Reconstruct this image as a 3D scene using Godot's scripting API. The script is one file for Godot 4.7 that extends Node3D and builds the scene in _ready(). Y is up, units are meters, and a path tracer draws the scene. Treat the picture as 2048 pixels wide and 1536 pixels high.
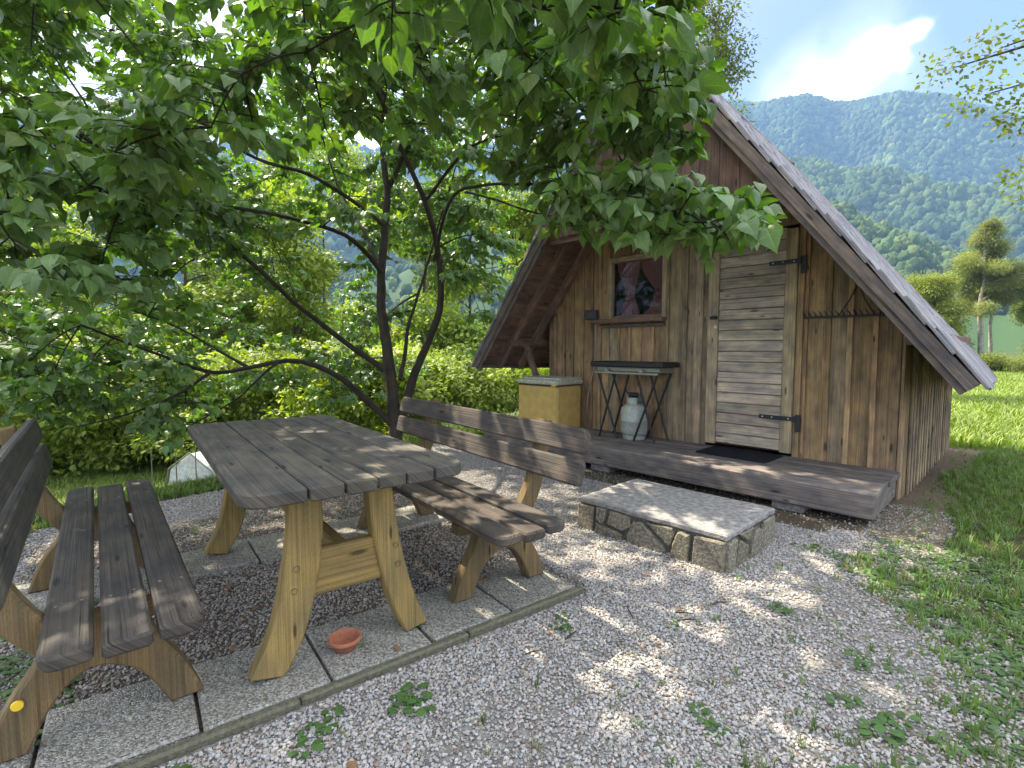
extends Node3D
# A timber hut with a picnic set under a broad-leaved tree. World axes follow the hut: +x runs right along its
# front wall, +z runs out of the wall towards the yard. Metres.

const RIDGE_X := -2.56
const RIDGE_Y := 4.02
const WALL_Z := -4.834
const VERGE_Z := -4.04
const REAR_Z := -7.75
const DECK_Y := 0.25
const SET_AT := Vector3(-2.499, 0.0, -0.96)
const SET_TURN := -0.123
const SUN := Vector3(-6.3, 7.3, 0.75)  # towards the sun

var rng := RandomNumberGenerator.new()
var M := {}
var taken := {}
var noise := FastNoiseLite.new()


func _ready() -> void:
	rng.seed = 20240611
	noise.seed = 7
	noise.noise_type = FastNoiseLite.TYPE_SIMPLEX_SMOOTH
	noise.frequency = 0.1
	noise.fractal_octaves = 3

	var cam := Camera3D.new()
	cam.name = "camera"
	cam.position = Vector3(0, 1.201, 0)
	cam.rotation = Vector3(-0.071, 0.805, 0)
	cam.fov = 74.2
	cam.near = 0.05
	cam.far = 6000.0
	add_child(cam)
	cam.current = true

	var env := Environment.new()
	env.background_mode = Environment.BG_SKY
	env.sky = Sky.new()
	env.sky.sky_material = make_sky()
	env.tonemap_mode = Environment.TONE_MAPPER_LINEAR
	env.tonemap_exposure = 6.6
	env.sdfgi_enabled = true
	env.ssao_enabled = true
	env.ssil_enabled = true
	env.fog_enabled = true
	env.fog_density = 0.00029
	env.fog_light_color = Color(0.6, 0.78, 1.0)
	var world := WorldEnvironment.new()
	world.name = "environment"
	world.environment = env
	add_child(world)

	var sun := DirectionalLight3D.new()
	sun.name = "sun"
	sun.light_energy = 0.9
	sun.light_color = Color(1.0, 0.95, 0.86)
	sun.light_angular_distance = 0.55
	sun.shadow_enabled = true
	add_child(sun)
	sun.look_at_from_position(SUN, Vector3.ZERO)

	make_materials()
	make_ground()
	make_hills()
	make_paving()
	make_hut()
	make_deck()
	make_step()
	make_yard_tree()
	make_background()
	make_set()
	make_fridge()
	make_gas()
	make_stove()
	make_small_things()
	make_gravel()
	make_grass()
	make_litter()


class Shape:
	# Collects triangles for one mesh; xf places what is added next, col tints it, off and grain lay the texture.
	var v := PackedVector3Array()
	var n := PackedVector3Array()
	var uv := PackedVector2Array()
	var c := PackedColorArray()
	var xf := Transform3D.IDENTITY
	var col := Color.WHITE
	var off := Vector2.ZERO
	var grain := 0

	func lay(p: Vector3) -> Vector2:
		var q := Vector2(p.x / 1.6, (p.y + p.z) / 0.4)
		if grain == 1:
			q = Vector2(p.y / 1.6, (p.x + p.z) / 0.4)
		elif grain == 2:
			q = Vector2(p.z / 1.6, (p.x + p.y) / 0.4)
		return q + off

	func tri(a: Vector3, b: Vector3, d: Vector3, out: Vector3) -> void:
		var g := (d - a).cross(b - a)
		if g.length_squared() < 1e-16:
			return
		g = g.normalized()
		var pts := [a, b, d]
		if g.dot(out) < 0.0:
			g = -g
			pts = [a, d, b]
		var gn := (xf.basis * g).normalized()
		for p in pts:
			v.append(xf * p)
			n.append(gn)
			uv.append(lay(p))
			c.append(col)

	func quad(a: Vector3, b: Vector3, d: Vector3, e: Vector3, out: Vector3) -> void:
		tri(a, b, d, out)
		tri(a, d, e, out)

	func smooth_tri(p: Array, nn: Array, tt: Array) -> void:
		# wound so that it runs clockwise seen from the side its normals point to
		var g: Vector3 = (p[2] - p[0]).cross(p[1] - p[0])
		var order := [0, 1, 2] if g.dot(nn[0] + nn[1] + nn[2]) >= 0.0 else [0, 2, 1]
		for k in order:
			v.append(xf * (p[k] as Vector3))
			n.append((xf.basis * (nn[k] as Vector3)).normalized())
			uv.append(tt[k])
			c.append(col)

	func slab(outline: PackedVector2Array, z0: float, z1: float, ch: float) -> void:
		# an outline in x and y, drawn out from z0 to z1, both rims chamfered by ch
		var pts := outline.duplicate()
		if Geometry2D.is_polygon_clockwise(pts):
			pts.reverse()
		var m := pts.size()
		var inner := PackedVector2Array()
		for i in m:
			var e0 := (pts[i] - pts[(i + m - 1) % m]).normalized()
			var e1 := (pts[(i + 1) % m] - pts[i]).normalized()
			var n0 := Vector2(-e0.y, e0.x)
			var n1 := Vector2(-e1.y, e1.x)
			var s := (n0 + n1)
			var k := ch / maxf(0.35, 1.0 + n0.dot(n1))
			inner.append(pts[i] + s * k)
		var idx := Geometry2D.triangulate_polygon(inner)
		for i in range(0, idx.size(), 3):
			var a := inner[idx[i]]
			var b := inner[idx[i + 1]]
			var d := inner[idx[i + 2]]
			tri(Vector3(a.x, a.y, z1), Vector3(b.x, b.y, z1), Vector3(d.x, d.y, z1), Vector3(0, 0, 1))
			tri(Vector3(a.x, a.y, z0), Vector3(b.x, b.y, z0), Vector3(d.x, d.y, z0), Vector3(0, 0, -1))
		for i in m:
			var j := (i + 1) % m
			var e := (pts[j] - pts[i]).normalized()
			var o := Vector3(e.y, -e.x, 0)
			var a := Vector3(pts[i].x, pts[i].y, 0)
			var b := Vector3(pts[j].x, pts[j].y, 0)
			var ia := Vector3(inner[i].x, inner[i].y, 0)
			var ib := Vector3(inner[j].x, inner[j].y, 0)
			var zt := Vector3(0, 0, z1 - ch)
			var zb := Vector3(0, 0, z0 + ch)
			quad(a + zb, b + zb, b + zt, a + zt, o)
			quad(a + zt, b + zt, ib + Vector3(0, 0, z1), ia + Vector3(0, 0, z1), o + Vector3(0, 0, 1))
			quad(a + zb, b + zb, ib + Vector3(0, 0, z0), ia + Vector3(0, 0, z0), o - Vector3(0, 0, 1))

	func box(size: Vector3, ch := 0.004) -> void:
		# a block with all twelve edges taken off, centred on the origin of xf
		var h := size / 2.0
		var k := ch
		slab(PackedVector2Array([Vector2(-h.x + k, -h.y), Vector2(h.x - k, -h.y), Vector2(h.x, -h.y + k), Vector2(h.x, h.y - k), Vector2(h.x - k, h.y), Vector2(-h.x + k, h.y), Vector2(-h.x, h.y - k), Vector2(-h.x, -h.y + k)]), -h.z, h.z, ch)

	func tube(path: PackedVector3Array, radii: PackedFloat32Array, sides := 6) -> void:
		var m := path.size()
		if m < 2:
			return
		var rings := []
		var along := (path[1] - path[0]).normalized()
		var side := along.cross(Vector3.UP if absf(along.y) < 0.9 else Vector3.RIGHT).normalized()
		var run := 0.0
		for i in m:
			var t := (path[mini(i + 1, m - 1)] - path[maxi(i - 1, 0)]).normalized()
			side = (side - t * side.dot(t)).normalized()
			var up := t.cross(side)
			if i > 0:
				run += path[i].distance_to(path[i - 1])
			var ring := []
			for k in sides + 1:
				var w := TAU * k / sides
				var o := side * cos(w) + up * sin(w)
				ring.append([path[i] + o * radii[i], o, Vector2(run / 1.6, float(k) / sides * 0.5) + off])
			rings.append(ring)
		for i in m - 1:
			for k in sides:
				var a: Array = rings[i][k]
				var b: Array = rings[i][k + 1]
				var d: Array = rings[i + 1][k + 1]
				var e: Array = rings[i + 1][k]
				smooth_tri([a[0], b[0], d[0]], [a[1], b[1], d[1]], [a[2], b[2], d[2]])
				smooth_tri([a[0], d[0], e[0]], [a[1], d[1], e[1]], [a[2], d[2], e[2]])
		for s in [0, m - 1]:
			var out := (path[s] - path[1 if s == 0 else m - 2]).normalized()
			for k in sides:
				tri(path[s], rings[s][k][0], rings[s][k + 1][0], out)

	func lathe(profile: PackedVector2Array, sides := 28) -> void:
		# profile points are (radius, height), followed so that the outside lies on the right
		var m := profile.size()
		for i in m - 1:
			var p := profile[i]
			var q := profile[i + 1]
			var e := (q - p).normalized()
			var o2 := Vector2(e.y, -e.x)
			var oa := o2
			var ob := o2
			if i > 0:
				var f := (p - profile[i - 1]).normalized()
				if f.dot(e) > 0.6:
					oa = (o2 + Vector2(f.y, -f.x)).normalized()
			if i < m - 2:
				var f := (profile[i + 2] - q).normalized()
				if f.dot(e) > 0.6:
					ob = (o2 + Vector2(f.y, -f.x)).normalized()
			for k in sides:
				var w0 := TAU * k / sides
				var w1 := TAU * (k + 1) / sides
				var c0 := Vector3(cos(w0), 0, sin(w0))
				var c1 := Vector3(cos(w1), 0, sin(w1))
				var up := Vector3.UP
				var a := c0 * p.x + up * p.y
				var b := c1 * p.x + up * p.y
				var d := c1 * q.x + up * q.y
				var f2 := c0 * q.x + up * q.y
				var u0 := Vector2(float(k) / sides, p.y)
				if p.x > 1e-5:
					smooth_tri([a, b, d], [c0 * oa.x + up * oa.y, c1 * oa.x + up * oa.y, c1 * ob.x + up * ob.y], [u0, u0, u0])
				if q.x > 1e-5:
					smooth_tri([a, d, f2], [c0 * oa.x + up * oa.y, c1 * ob.x + up * ob.y, c0 * ob.x + up * ob.y], [u0, u0, u0])

	func mesh() -> ArrayMesh:
		var arr := []
		arr.resize(Mesh.ARRAY_MAX)
		arr[Mesh.ARRAY_VERTEX] = v
		arr[Mesh.ARRAY_NORMAL] = n
		arr[Mesh.ARRAY_TEX_UV] = uv
		arr[Mesh.ARRAY_COLOR] = c
		var m := ArrayMesh.new()
		m.add_surface_from_arrays(Mesh.PRIMITIVE_TRIANGLES, arr)
		return m


# ---------------------------------------------------------------- nodes

func numbered(called: String) -> String:
	taken[called] = taken.get(called, -1) + 1
	return called if taken[called] == 0 else "%s_%03d" % [called, taken[called]]


func thing(called: String, label: String, category: String, at := Vector3.ZERO, turn := 0.0, group := "") -> Node3D:
	var o := Node3D.new()
	o.name = numbered(called)
	add_child(o)
	o.position = at
	o.rotation.y = turn
	tag(o, label, category, group)
	return o


func tag(o: Node, label: String, category: String, group := "") -> void:
	o.set_meta("label", label)
	o.set_meta("category", category)
	if group != "":
		o.set_meta("group", group)


func part(parent: Node, called: String, mesh: Mesh, material: Material, at := Transform3D.IDENTITY) -> MeshInstance3D:
	var o := MeshInstance3D.new()
	o.name = called
	o.mesh = mesh
	o.material_override = material
	o.transform = at
	parent.add_child(o, true)
	return o


func structure(called: String, mesh: Mesh, material: Material) -> MeshInstance3D:
	var o := part(self, called, mesh, material)
	o.set_meta("kind", "structure")
	return o


func swarm(parent: Node, called: String, mesh: Mesh, material: Material, places: Array, tints: Array) -> MultiMeshInstance3D:
	var mm := MultiMesh.new()
	mm.transform_format = MultiMesh.TRANSFORM_3D
	mm.use_colors = true
	mm.mesh = mesh
	mm.instance_count = places.size()
	for i in places.size():
		mm.set_instance_transform(i, places[i])
		mm.set_instance_color(i, tints[i])
	var o := MultiMeshInstance3D.new()
	o.name = called
	o.multimesh = mm
	o.material_override = material
	parent.add_child(o, true)
	return o


func wood(parent: Node, called: String, material: Material, size: Vector3, at: Vector3, grain := 0, turn := Vector3.ZERO, ch := 0.005, shade := -1.0) -> MeshInstance3D:
	# one sawn piece with its own stretch of grain and its own tone
	var s := Shape.new()
	s.grain = grain
	s.off = Vector2(rng.randf(), rng.randf())
	var t := rng.randf_range(0.7, 1.0) if shade < 0.0 else shade
	s.col = Color(t, t * rng.randf_range(0.95, 1.0), t * rng.randf_range(0.9, 1.0))
	s.box(size, ch)
	return part(parent, called, s.mesh(), material, Transform3D(Basis.from_euler(turn), at))


# ---------------------------------------------------------------- materials

func lin(r: float, g: float, b: float) -> Color:
	return Color(minf(r, 1), minf(g, 1), minf(b, 1)).linear_to_srgb()


func seamless(w: int, h: int, freq: float, octaves: int, seed_: int, kind := FastNoiseLite.TYPE_SIMPLEX_SMOOTH, to := Vector2i.ZERO) -> PackedByteArray:
	var f := FastNoiseLite.new()
	f.noise_type = kind
	f.frequency = freq
	f.fractal_octaves = octaves
	f.seed = seed_
	var im := f.get_seamless_image(w, h)
	im.convert(Image.FORMAT_L8)
	if to != Vector2i.ZERO:
		im.resize(to.x, to.y, Image.INTERPOLATE_CUBIC)
	return im.get_data()


func wood_images(seed_: int, wear: float) -> Array:
	# grain runs along u; wear opens drying cracks and blotches the tone
	var w := 1024
	var h := 512
	var a := seamless(20, 512, 0.05, 4, seed_, FastNoiseLite.TYPE_SIMPLEX_SMOOTH, Vector2i(w, h))
	var b := seamless(12, 512, 0.16, 2, seed_ + 1, FastNoiseLite.TYPE_SIMPLEX_SMOOTH, Vector2i(w, h))
	var d := seamless(160, 96, 0.035, 4, seed_ + 2, FastNoiseLite.TYPE_SIMPLEX_SMOOTH, Vector2i(w, h))
	var e := seamless(512, 512, 0.2, 2, seed_ + 3, FastNoiseLite.TYPE_SIMPLEX_SMOOTH, Vector2i(w, h))
	var rgb := PackedByteArray()
	rgb.resize(w * h * 3)
	var high := PackedByteArray()
	high.resize(w * h)
	var k := 0
	for i in w * h:
		var fa := a[i] / 255.0
		var fb := b[i] / 255.0
		var fd := d[i] / 255.0
		var fe := e[i] / 255.0
		var t := 0.80 + (fa - 0.5) * 0.20 + (fb - 0.5) * 0.14 + (fd - 0.5) * 0.30 * wear + (fe - 0.5) * 0.12
		var crack := clampf((0.27 - fb) * 7.0, 0.0, 1.0) * clampf((fd - 0.35) * 3.0, 0.0, 1.0) * wear
		t -= crack * 0.3
		var hue := (fd - 0.5) * 0.09
		rgb[k] = clampi(int(255.0 * (t + hue * 0.5)), 0, 255)
		rgb[k + 1] = clampi(int(255.0 * t), 0, 255)
		rgb[k + 2] = clampi(int(255.0 * (t - hue)), 0, 255)
		high[i] = clampi(int(255.0 * (0.55 + (fa - 0.5) * 0.35 + (fb - 0.5) * 0.35 - crack * 0.4)), 0, 255)
		k += 3
	# knots
	var r2 := RandomNumberGenerator.new()
	r2.seed = seed_ + 9
	for q in 5:
		var cx := r2.randi_range(60, w - 60)
		var cy := r2.randi_range(30, h - 30)
		var rr := r2.randf_range(5, 9)
		for y in range(-26, 27):
			for x in range(-40, 41):
				var dist := sqrt(x * x * 0.22 + y * y) / rr
				if dist < 1.7:
					var i := (cy + y) * w + cx + x
					var f := (0.58 + 0.1 * sin(dist * 16.0)) if dist < 1.0 else lerpf(0.75, 1.0, (dist - 1.0) / 0.7)
					for ch in 3:
						rgb[i * 3 + ch] = int(rgb[i * 3 + ch] * f)
	return [ImageTexture.create_from_image(Image.create_from_data(w, h, false, Image.FORMAT_RGB8, rgb)), ImageTexture.create_from_image(Image.create_from_data(w, h, false, Image.FORMAT_L8, high))]


func wood_mat(images: Array, r: float, g: float, b: float, relief := 0.25, rough := 0.85) -> StandardMaterial3D:
	var m := StandardMaterial3D.new()
	m.albedo_color = lin(r * 1.75, g * 1.75, b * 1.75)
	m.albedo_texture = images[0]
	m.vertex_color_use_as_albedo = true
	m.roughness = rough
	m.metallic_specular = 0.35
	m.heightmap_enabled = true
	m.heightmap_texture = images[1]
	m.heightmap_scale = relief
	return m


func plain(r: float, g: float, b: float, rough := 0.7, spec := 0.5, metal := 0.0) -> StandardMaterial3D:
	var m := StandardMaterial3D.new()
	m.albedo_color = lin(r, g, b)
	m.roughness = rough
	m.metallic_specular = spec
	m.metallic = metal
	return m


func noise_tex(freq: float, seed_: int, low: Color, high: Color, kind := FastNoiseLite.TYPE_SIMPLEX_SMOOTH, octaves := 4, size := 512, ret := -1) -> NoiseTexture2D:
	var f := FastNoiseLite.new()
	f.noise_type = kind
	f.frequency = freq
	f.fractal_octaves = octaves
	f.seed = seed_
	if ret >= 0:
		f.cellular_return_type = ret
		f.fractal_type = FastNoiseLite.FRACTAL_NONE
	var t := NoiseTexture2D.new()
	t.width = size
	t.height = size
	t.seamless = true
	t.noise = f
	var ramp := Gradient.new()
	ramp.set_color(0, low)
	ramp.set_color(1, high)
	t.color_ramp = ramp
	return t


func spotted(m: StandardMaterial3D, tex: Texture2D, scale: float, relief: Texture2D = null, depth := 0.3, in_world := true) -> StandardMaterial3D:
	m.albedo_texture = tex
	m.uv1_triplanar = true
	m.uv1_world_triplanar = in_world
	m.uv1_scale = Vector3.ONE * scale
	if relief:
		m.heightmap_enabled = true
		m.heightmap_texture = relief
		m.heightmap_scale = depth
	return m


func leaf_mat(r: float, g: float, b: float, through: Color, rough := 0.5) -> StandardMaterial3D:
	var m := StandardMaterial3D.new()
	m.albedo_color = lin(r, g, b)
	m.vertex_color_use_as_albedo = true
	m.roughness = rough
	m.metallic_specular = 0.45
	m.backlight_enabled = true
	m.backlight = through
	m.cull_mode = BaseMaterial3D.CULL_DISABLED
	return m


func make_materials() -> void:
	var old := wood_images(11, 1.0)
	var oak := wood_images(37, 0.55)
	M.wall = wood_mat(old, 0.37, 0.255, 0.145, 0.3)
	M.wall_warm = wood_mat(old, 0.41, 0.275, 0.15, 0.25)
	M.wall_grey = wood_mat(old, 0.335, 0.262, 0.17, 0.35)
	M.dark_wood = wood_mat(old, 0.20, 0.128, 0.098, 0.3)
	M.door = wood_mat(old, 0.425, 0.36, 0.28, 0.3)
	M.door_frame = wood_mat(old, 0.47, 0.37, 0.24, 0.25)
	M.deck = wood_mat(old, 0.185, 0.165, 0.15, 0.35)
	M.shingle = wood_mat(old, 0.27, 0.255, 0.258, 0.5)
	M.barge = wood_mat(old, 0.125, 0.102, 0.09, 0.35)
	M.table = wood_mat(old, 0.09, 0.082, 0.068, 0.35)
	M.oak = wood_mat(oak, 0.265, 0.185, 0.068, 0.15, 0.7)
	M.seat_dark = wood_mat(old, 0.06, 0.054, 0.048, 0.35, 0.75)
	M.seat_brown = wood_mat(old, 0.085, 0.071, 0.059, 0.35)
	M.bench_leg = wood_mat(oak, 0.15, 0.105, 0.05, 0.2)
	M.bark = wood_mat(old, 0.055, 0.044, 0.034, 0.9, 0.95)
	M.pale_bark = wood_mat(old, 0.28, 0.25, 0.21, 0.8, 0.95)
	M.black_iron = plain(0.02, 0.02, 0.022, 0.5)
	M.white_nail = plain(0.55, 0.55, 0.55, 0.4)
	M.iron_worn = plain(0.16, 0.15, 0.14, 0.55, 0.5, 0.5)
	M.yellow = plain(0.75, 0.5, 0.02, 0.5)
	var blotch := noise_tex(0.02, 3, Color(0.72, 0.72, 0.70), Color(1, 1, 1))
	var pebbles := noise_tex(0.09, 5, Color(0.58, 0.56, 0.52), Color(1, 1, 1), FastNoiseLite.TYPE_CELLULAR, 1, 512, FastNoiseLite.RETURN_CELL_VALUE)
	var pebble_relief := noise_tex(0.09, 5, Color(1, 1, 1), Color(0, 0, 0), FastNoiseLite.TYPE_CELLULAR, 1, 512, FastNoiseLite.RETURN_DISTANCE)
	M.fridge = spotted(plain(0.62, 0.42, 0.13, 0.45), noise_tex(0.012, 8, Color(0.88, 0.87, 0.84), Color(1, 1, 1)), 1.3)
	M.lid = spotted(plain(0.60, 0.58, 0.47, 0.5), blotch, 2.0)
	M.gas = spotted(plain(0.47, 0.49, 0.44, 0.38), noise_tex(0.03, 18, Color(0.78, 0.78, 0.74), Color(1, 1, 1)), 2.0)
	M.terracotta = spotted(plain(0.46, 0.17, 0.09, 0.85), blotch, 6.0)
	M.slab = spotted(plain(0.50, 0.49, 0.455, 0.9, 0.3), pebbles, 3.6, pebble_relief, 0.5)
	M.slab.vertex_color_use_as_albedo = true
	M.kerb = spotted(plain(0.20, 0.19, 0.135, 0.95, 0.2), blotch, 5.0, noise_tex(0.08, 21, Color.BLACK, Color.WHITE), 0.4)
	M.concrete = spotted(plain(0.38, 0.365, 0.345, 0.9, 0.3), noise_tex(0.025, 23, Color(0.66, 0.66, 0.66), Color(1, 1, 1), FastNoiseLite.TYPE_SIMPLEX_SMOOTH, 5), 1.6, noise_tex(0.1, 24, Color.BLACK, Color.WHITE), 0.35)
	M.mortar = spotted(plain(0.21, 0.195, 0.165, 0.95, 0.2), blotch, 5.0, noise_tex(0.12, 27, Color.BLACK, Color.WHITE), 0.5)
	M.stone = spotted(plain(0.40, 0.375, 0.31, 0.9, 0.3), noise_tex(0.03, 25, Color(0.55, 0.54, 0.5), Color(1, 1, 1), FastNoiseLite.TYPE_SIMPLEX_SMOOTH, 5), 2.5, noise_tex(0.06, 26, Color.BLACK, Color.WHITE), 0.6)
	M.stone.vertex_color_use_as_albedo = true
	M.ground = spotted(plain(1, 1, 1, 0.97, 0.2), noise_tex(0.05, 31, Color(0.62, 0.61, 0.6), Color(1, 1, 1), FastNoiseLite.TYPE_SIMPLEX_SMOOTH, 5), 1.2, noise_tex(0.2, 33, Color.BLACK, Color.WHITE), 0.8)
	M.ground.vertex_color_use_as_albedo = true
	M.pebble = plain(1, 1, 1, 0.85, 0.35)
	M.pebble.vertex_color_use_as_albedo = true
	M.leaf = leaf_mat(0.97, 0.97, 0.97, Color(0.76, 0.88, 0.32), 0.40)
	M.leaf.albedo_texture = leaf_print()
	M.far_leaf = leaf_mat(0.9, 0.9, 0.9, Color(0.9, 0.95, 0.35), 0.6)
	M.grass = leaf_mat(1, 1, 1, Color(0.75, 0.85, 0.3), 0.6)
	M.canopy = plain(1, 1, 1, 0.95, 0.2)
	M.canopy.vertex_color_use_as_albedo = true
	M.mat = spotted(plain(0.035, 0.037, 0.045, 0.95, 0.2), noise_tex(0.3, 41, Color(0.5, 0.5, 0.5), Color(1, 1, 1)), 4.0, noise_tex(0.4, 42, Color.BLACK, Color.WHITE), 0.3)
	M.glass = StandardMaterial3D.new()
	M.glass.transparency = BaseMaterial3D.TRANSPARENCY_ALPHA
	M.glass.albedo_color = Color(0.5, 0.55, 0.55, 0.02)
	M.glass.roughness = 0.03
	M.glass.metallic_specular = 0.28
	M.curtain = leaf_mat(1, 1, 1, Color(0.25, 0.12, 0.12), 0.9)
	M.curtain.albedo_texture = curtain_print()
	M.curtain.vertex_color_use_as_albedo = false
	M.box_plastic = plain(0.05, 0.052, 0.055, 0.5)
	M.cable = plain(0.30, 0.27, 0.22, 0.6)
	M.stove = plain(0.012, 0.012, 0.013, 0.45)
	M.stove_metal = plain(0.26, 0.265, 0.21, 0.4, 0.5, 0.2)
	M.rubber = plain(0.02, 0.02, 0.03, 0.5)
	M.canvas_white = spotted(plain(0.78, 0.78, 0.80, 0.7), blotch, 1.0)
	M.asphalt = spotted(plain(0.22, 0.21, 0.21, 0.95, 0.2), blotch, 1.0)


func curtain_print() -> ImageTexture:
	# dark red cloth with a woven check and small pale sprigs
	var im := Image.create(256, 256, false, Image.FORMAT_RGB8)
	im.fill(lin(0.15, 0.05, 0.052))
	for i in range(0, 256, 16):
		im.fill_rect(Rect2i(i, 0, 5, 256), lin(0.22, 0.095, 0.09))
	for i in range(0, 256, 16):
		im.fill_rect(Rect2i(0, i, 256, 3), lin(0.17, 0.07, 0.07))
	var r2 := RandomNumberGenerator.new()
	r2.seed = 4
	for i in 46:
		var c := Vector2i(r2.randi_range(6, 250), r2.randi_range(150, 250))
		for k in 5:
			im.fill_rect(Rect2i(c.x + r2.randi_range(-5, 5), c.y + r2.randi_range(-5, 5), r2.randi_range(2, 5), r2.randi_range(2, 4)), lin(0.30, 0.2, 0.19))
	return ImageTexture.create_from_image(im)


func leaf_print() -> ImageTexture:
	# pale midrib and side veins, faint blotches between them
	var n := 128
	var im := Image.create(n, n, false, Image.FORMAT_RGB8)
	for y in n:
		for x in n:
			var across := absf(y - n / 2.0) / (n / 2.0)
			var t := 0.86 + 0.10 * noise.get_noise_2d(x * 0.9, y * 0.9)
			var rib := fposmod(x / float(n) * 7.0 - across * 1.7, 1.0)
			if rib < 0.10:
				t += 0.09
			elif rib < 0.2:
				t -= 0.05
			var c := Color(t, t, t * 0.96)
			if across < 0.05:
				c = Color(0.99, 1.0, 0.9)
			im.set_pixel(x, y, c)
	return ImageTexture.create_from_image(im)


# ---------------------------------------------------------------- sky

func make_sky() -> PanoramaSkyMaterial:
	# blue air that pales towards the horizon, fair-weather clouds all round, one long cloud and two thin trails over the mountain
	var w := 1536
	var h := 768
	var f := FastNoiseLite.new()
	f.noise_type = FastNoiseLite.TYPE_SIMPLEX_SMOOTH
	f.frequency = 0.9
	f.fractal_octaves = 5
	f.seed = 159
	var fine := FastNoiseLite.new()
	fine.noise_type = FastNoiseLite.TYPE_SIMPLEX_SMOOTH
	fine.frequency = 9.0
	fine.fractal_octaves = 4
	fine.seed = 5
	var zenith := Vector3(0.020, 0.040, 0.105)
	var low := Vector3(0.046, 0.071, 0.128)
	var white := Vector3(1.15, 1.14, 1.13)
	var glow := Vector3(1.0, 0.97, 0.92)  # the pale air round the sun
	var sun_dir := SUN.normalized()
	var ca := Vector3(-0.2612, 0.372, -0.887).normalized()
	var cb := Vector3(-0.118, 0.437, -0.8962).normalized()
	var data := PackedFloat32Array()
	data.resize(w * h * 3)
	var k := 0
	for y in h:
		var th := PI * (y + 0.5) / h
		var sy := cos(th)
		var st := sin(th)
		if sy < -0.03:
			for i in w:
				data[k] = 0.03
				data[k + 1] = 0.036
				data[k + 2] = 0.03
				k += 3
			continue
		var base := low.lerp(zenith, pow(clampf(sy, 0.0, 1.0), 0.55))
		for i in w:
			var ph := TAU * (i + 0.5) / w
			var dir := Vector3(sin(ph) * st, sy, -cos(ph) * st)
			var q := dir / (maxf(sy, 0.0) + 0.22)
			var cov := clampf((f.get_noise_3d(q.x, q.y * 0.6, q.z) + 0.02) * 2.6, 0.0, 1.0) * 0.8
			var ab := cb - ca
			var t := (dir - ca).dot(ab) / ab.length_squared()
			if t > -0.8 and t < 1.8:
				var d := (dir - (ca + ab * clampf(t, 0.0, 1.0))).length()
				if d < 0.12:
					var n := fine.get_noise_3d(dir.x, dir.y, dir.z)
					var wide := lerpf(0.012, 0.034, sin(clampf(t, 0, 1) * PI)) + n * 0.034 + 0.016 * fine.get_noise_3d(dir.x * 4.0, dir.y * 4.0, dir.z * 4.0)
					cov = maxf(cov * 0.5, soft(clampf((wide - d) * 26.0, 0.0, 1.0)))
					var veil := clampf((0.10 - d) * 6.0, 0.0, 1.0) * (0.3 + 0.5 * n) * clampf(1.0 - t, 0.0, 1.0)
					cov = maxf(cov, veil)
			var off := acos(clampf(dir.dot(sun_dir), -1.0, 1.0))
			var haze := 1.1 * exp(-off / 0.32) + 0.012 * exp(-off / 1.1)
			var c := base.lerp(white, cov) + glow * haze
			data[k] = c.x
			data[k + 1] = c.y
			data[k + 2] = c.z
			k += 3
	var mat := PanoramaSkyMaterial.new()
	mat.panorama = ImageTexture.create_from_image(Image.create_from_data(w, h, false, Image.FORMAT_RGBF, data.to_byte_array()))
	return mat


# ---------------------------------------------------------------- lie of the land

func soft(t: float) -> float:
	t = clampf(t, 0.0, 1.0)
	return t * t * (3.0 - 2.0 * t)


func bank_x(z: float) -> float:
	# where the terrace ends on the valley side
	return -4.75 - 1.0 * soft((-1.9 - z) / 1.2) + 0.25 * sin(z * 1.3)


func height(x: float, z: float) -> float:
	var y := 0.0
	var e := bank_x(z) - x
	y -= 1.05 * soft(e / 2.6)
	y -= 0.055 * maxf(0.0, minf(e - 1.5, 120.0))
	y += noise.get_noise_2d(x * 0.35, z * 0.35) * 0.03
	y += noise.get_noise_2d(x * 0.05 + 50.0, z * 0.05) * 0.25 * soft((Vector2(x + 2, z + 3).length() - 6.0) / 20.0)
	# bare earth banked up at the hut's corner
	y += 0.05 * exp(-(Vector2(x + 0.55, z + 4.5) * Vector2(1.6, 1.2)).length_squared() * 3.0)
	return y


func set_uw(x: float, z: float) -> Vector2:
	# along and across the picnic set
	var p := Vector2(x - SET_AT.x, z - SET_AT.z)
	return Vector2(p.x * cos(SET_TURN) - p.y * sin(SET_TURN), p.x * sin(SET_TURN) + p.y * cos(SET_TURN))


func grass_edge(z: float) -> float:
	# gravel lies where x is less than this
	var e := -0.62
	if z > -3.4:
		e = lerpf(-0.75, -0.22, soft((z + 3.4) / 1.0))
	if z > -2.1:
		e = lerpf(-0.22, -0.62, soft((z + 2.1) / 0.9))
	if z > -1.2:
		e = lerpf(-0.62, 4.0, soft((z + 1.2) / 2.5))  # pale gravel widened out of view to bounce sunlight onto the hut wall
	return e + noise.get_noise_2d(z * 2.2, 7.0) * 0.18


func ground_kind(x: float, z: float) -> float:
	# 1 gravel, 2 dark earth and stones under the table, 3 earth by the hut, darkened under the deck as its shadow, 0 grass
	var uw := set_uw(x, z)
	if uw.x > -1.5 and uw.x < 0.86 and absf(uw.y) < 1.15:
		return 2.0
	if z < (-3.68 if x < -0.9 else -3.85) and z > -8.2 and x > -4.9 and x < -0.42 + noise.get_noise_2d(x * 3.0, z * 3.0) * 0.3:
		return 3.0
	if z > -3.9 and x > bank_x(z) + 0.25 and x < grass_edge(z) and (uw.y < 1.25 or uw.x > 0.9) and z < 9.0:
		return 1.0
	return 0.0


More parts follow.
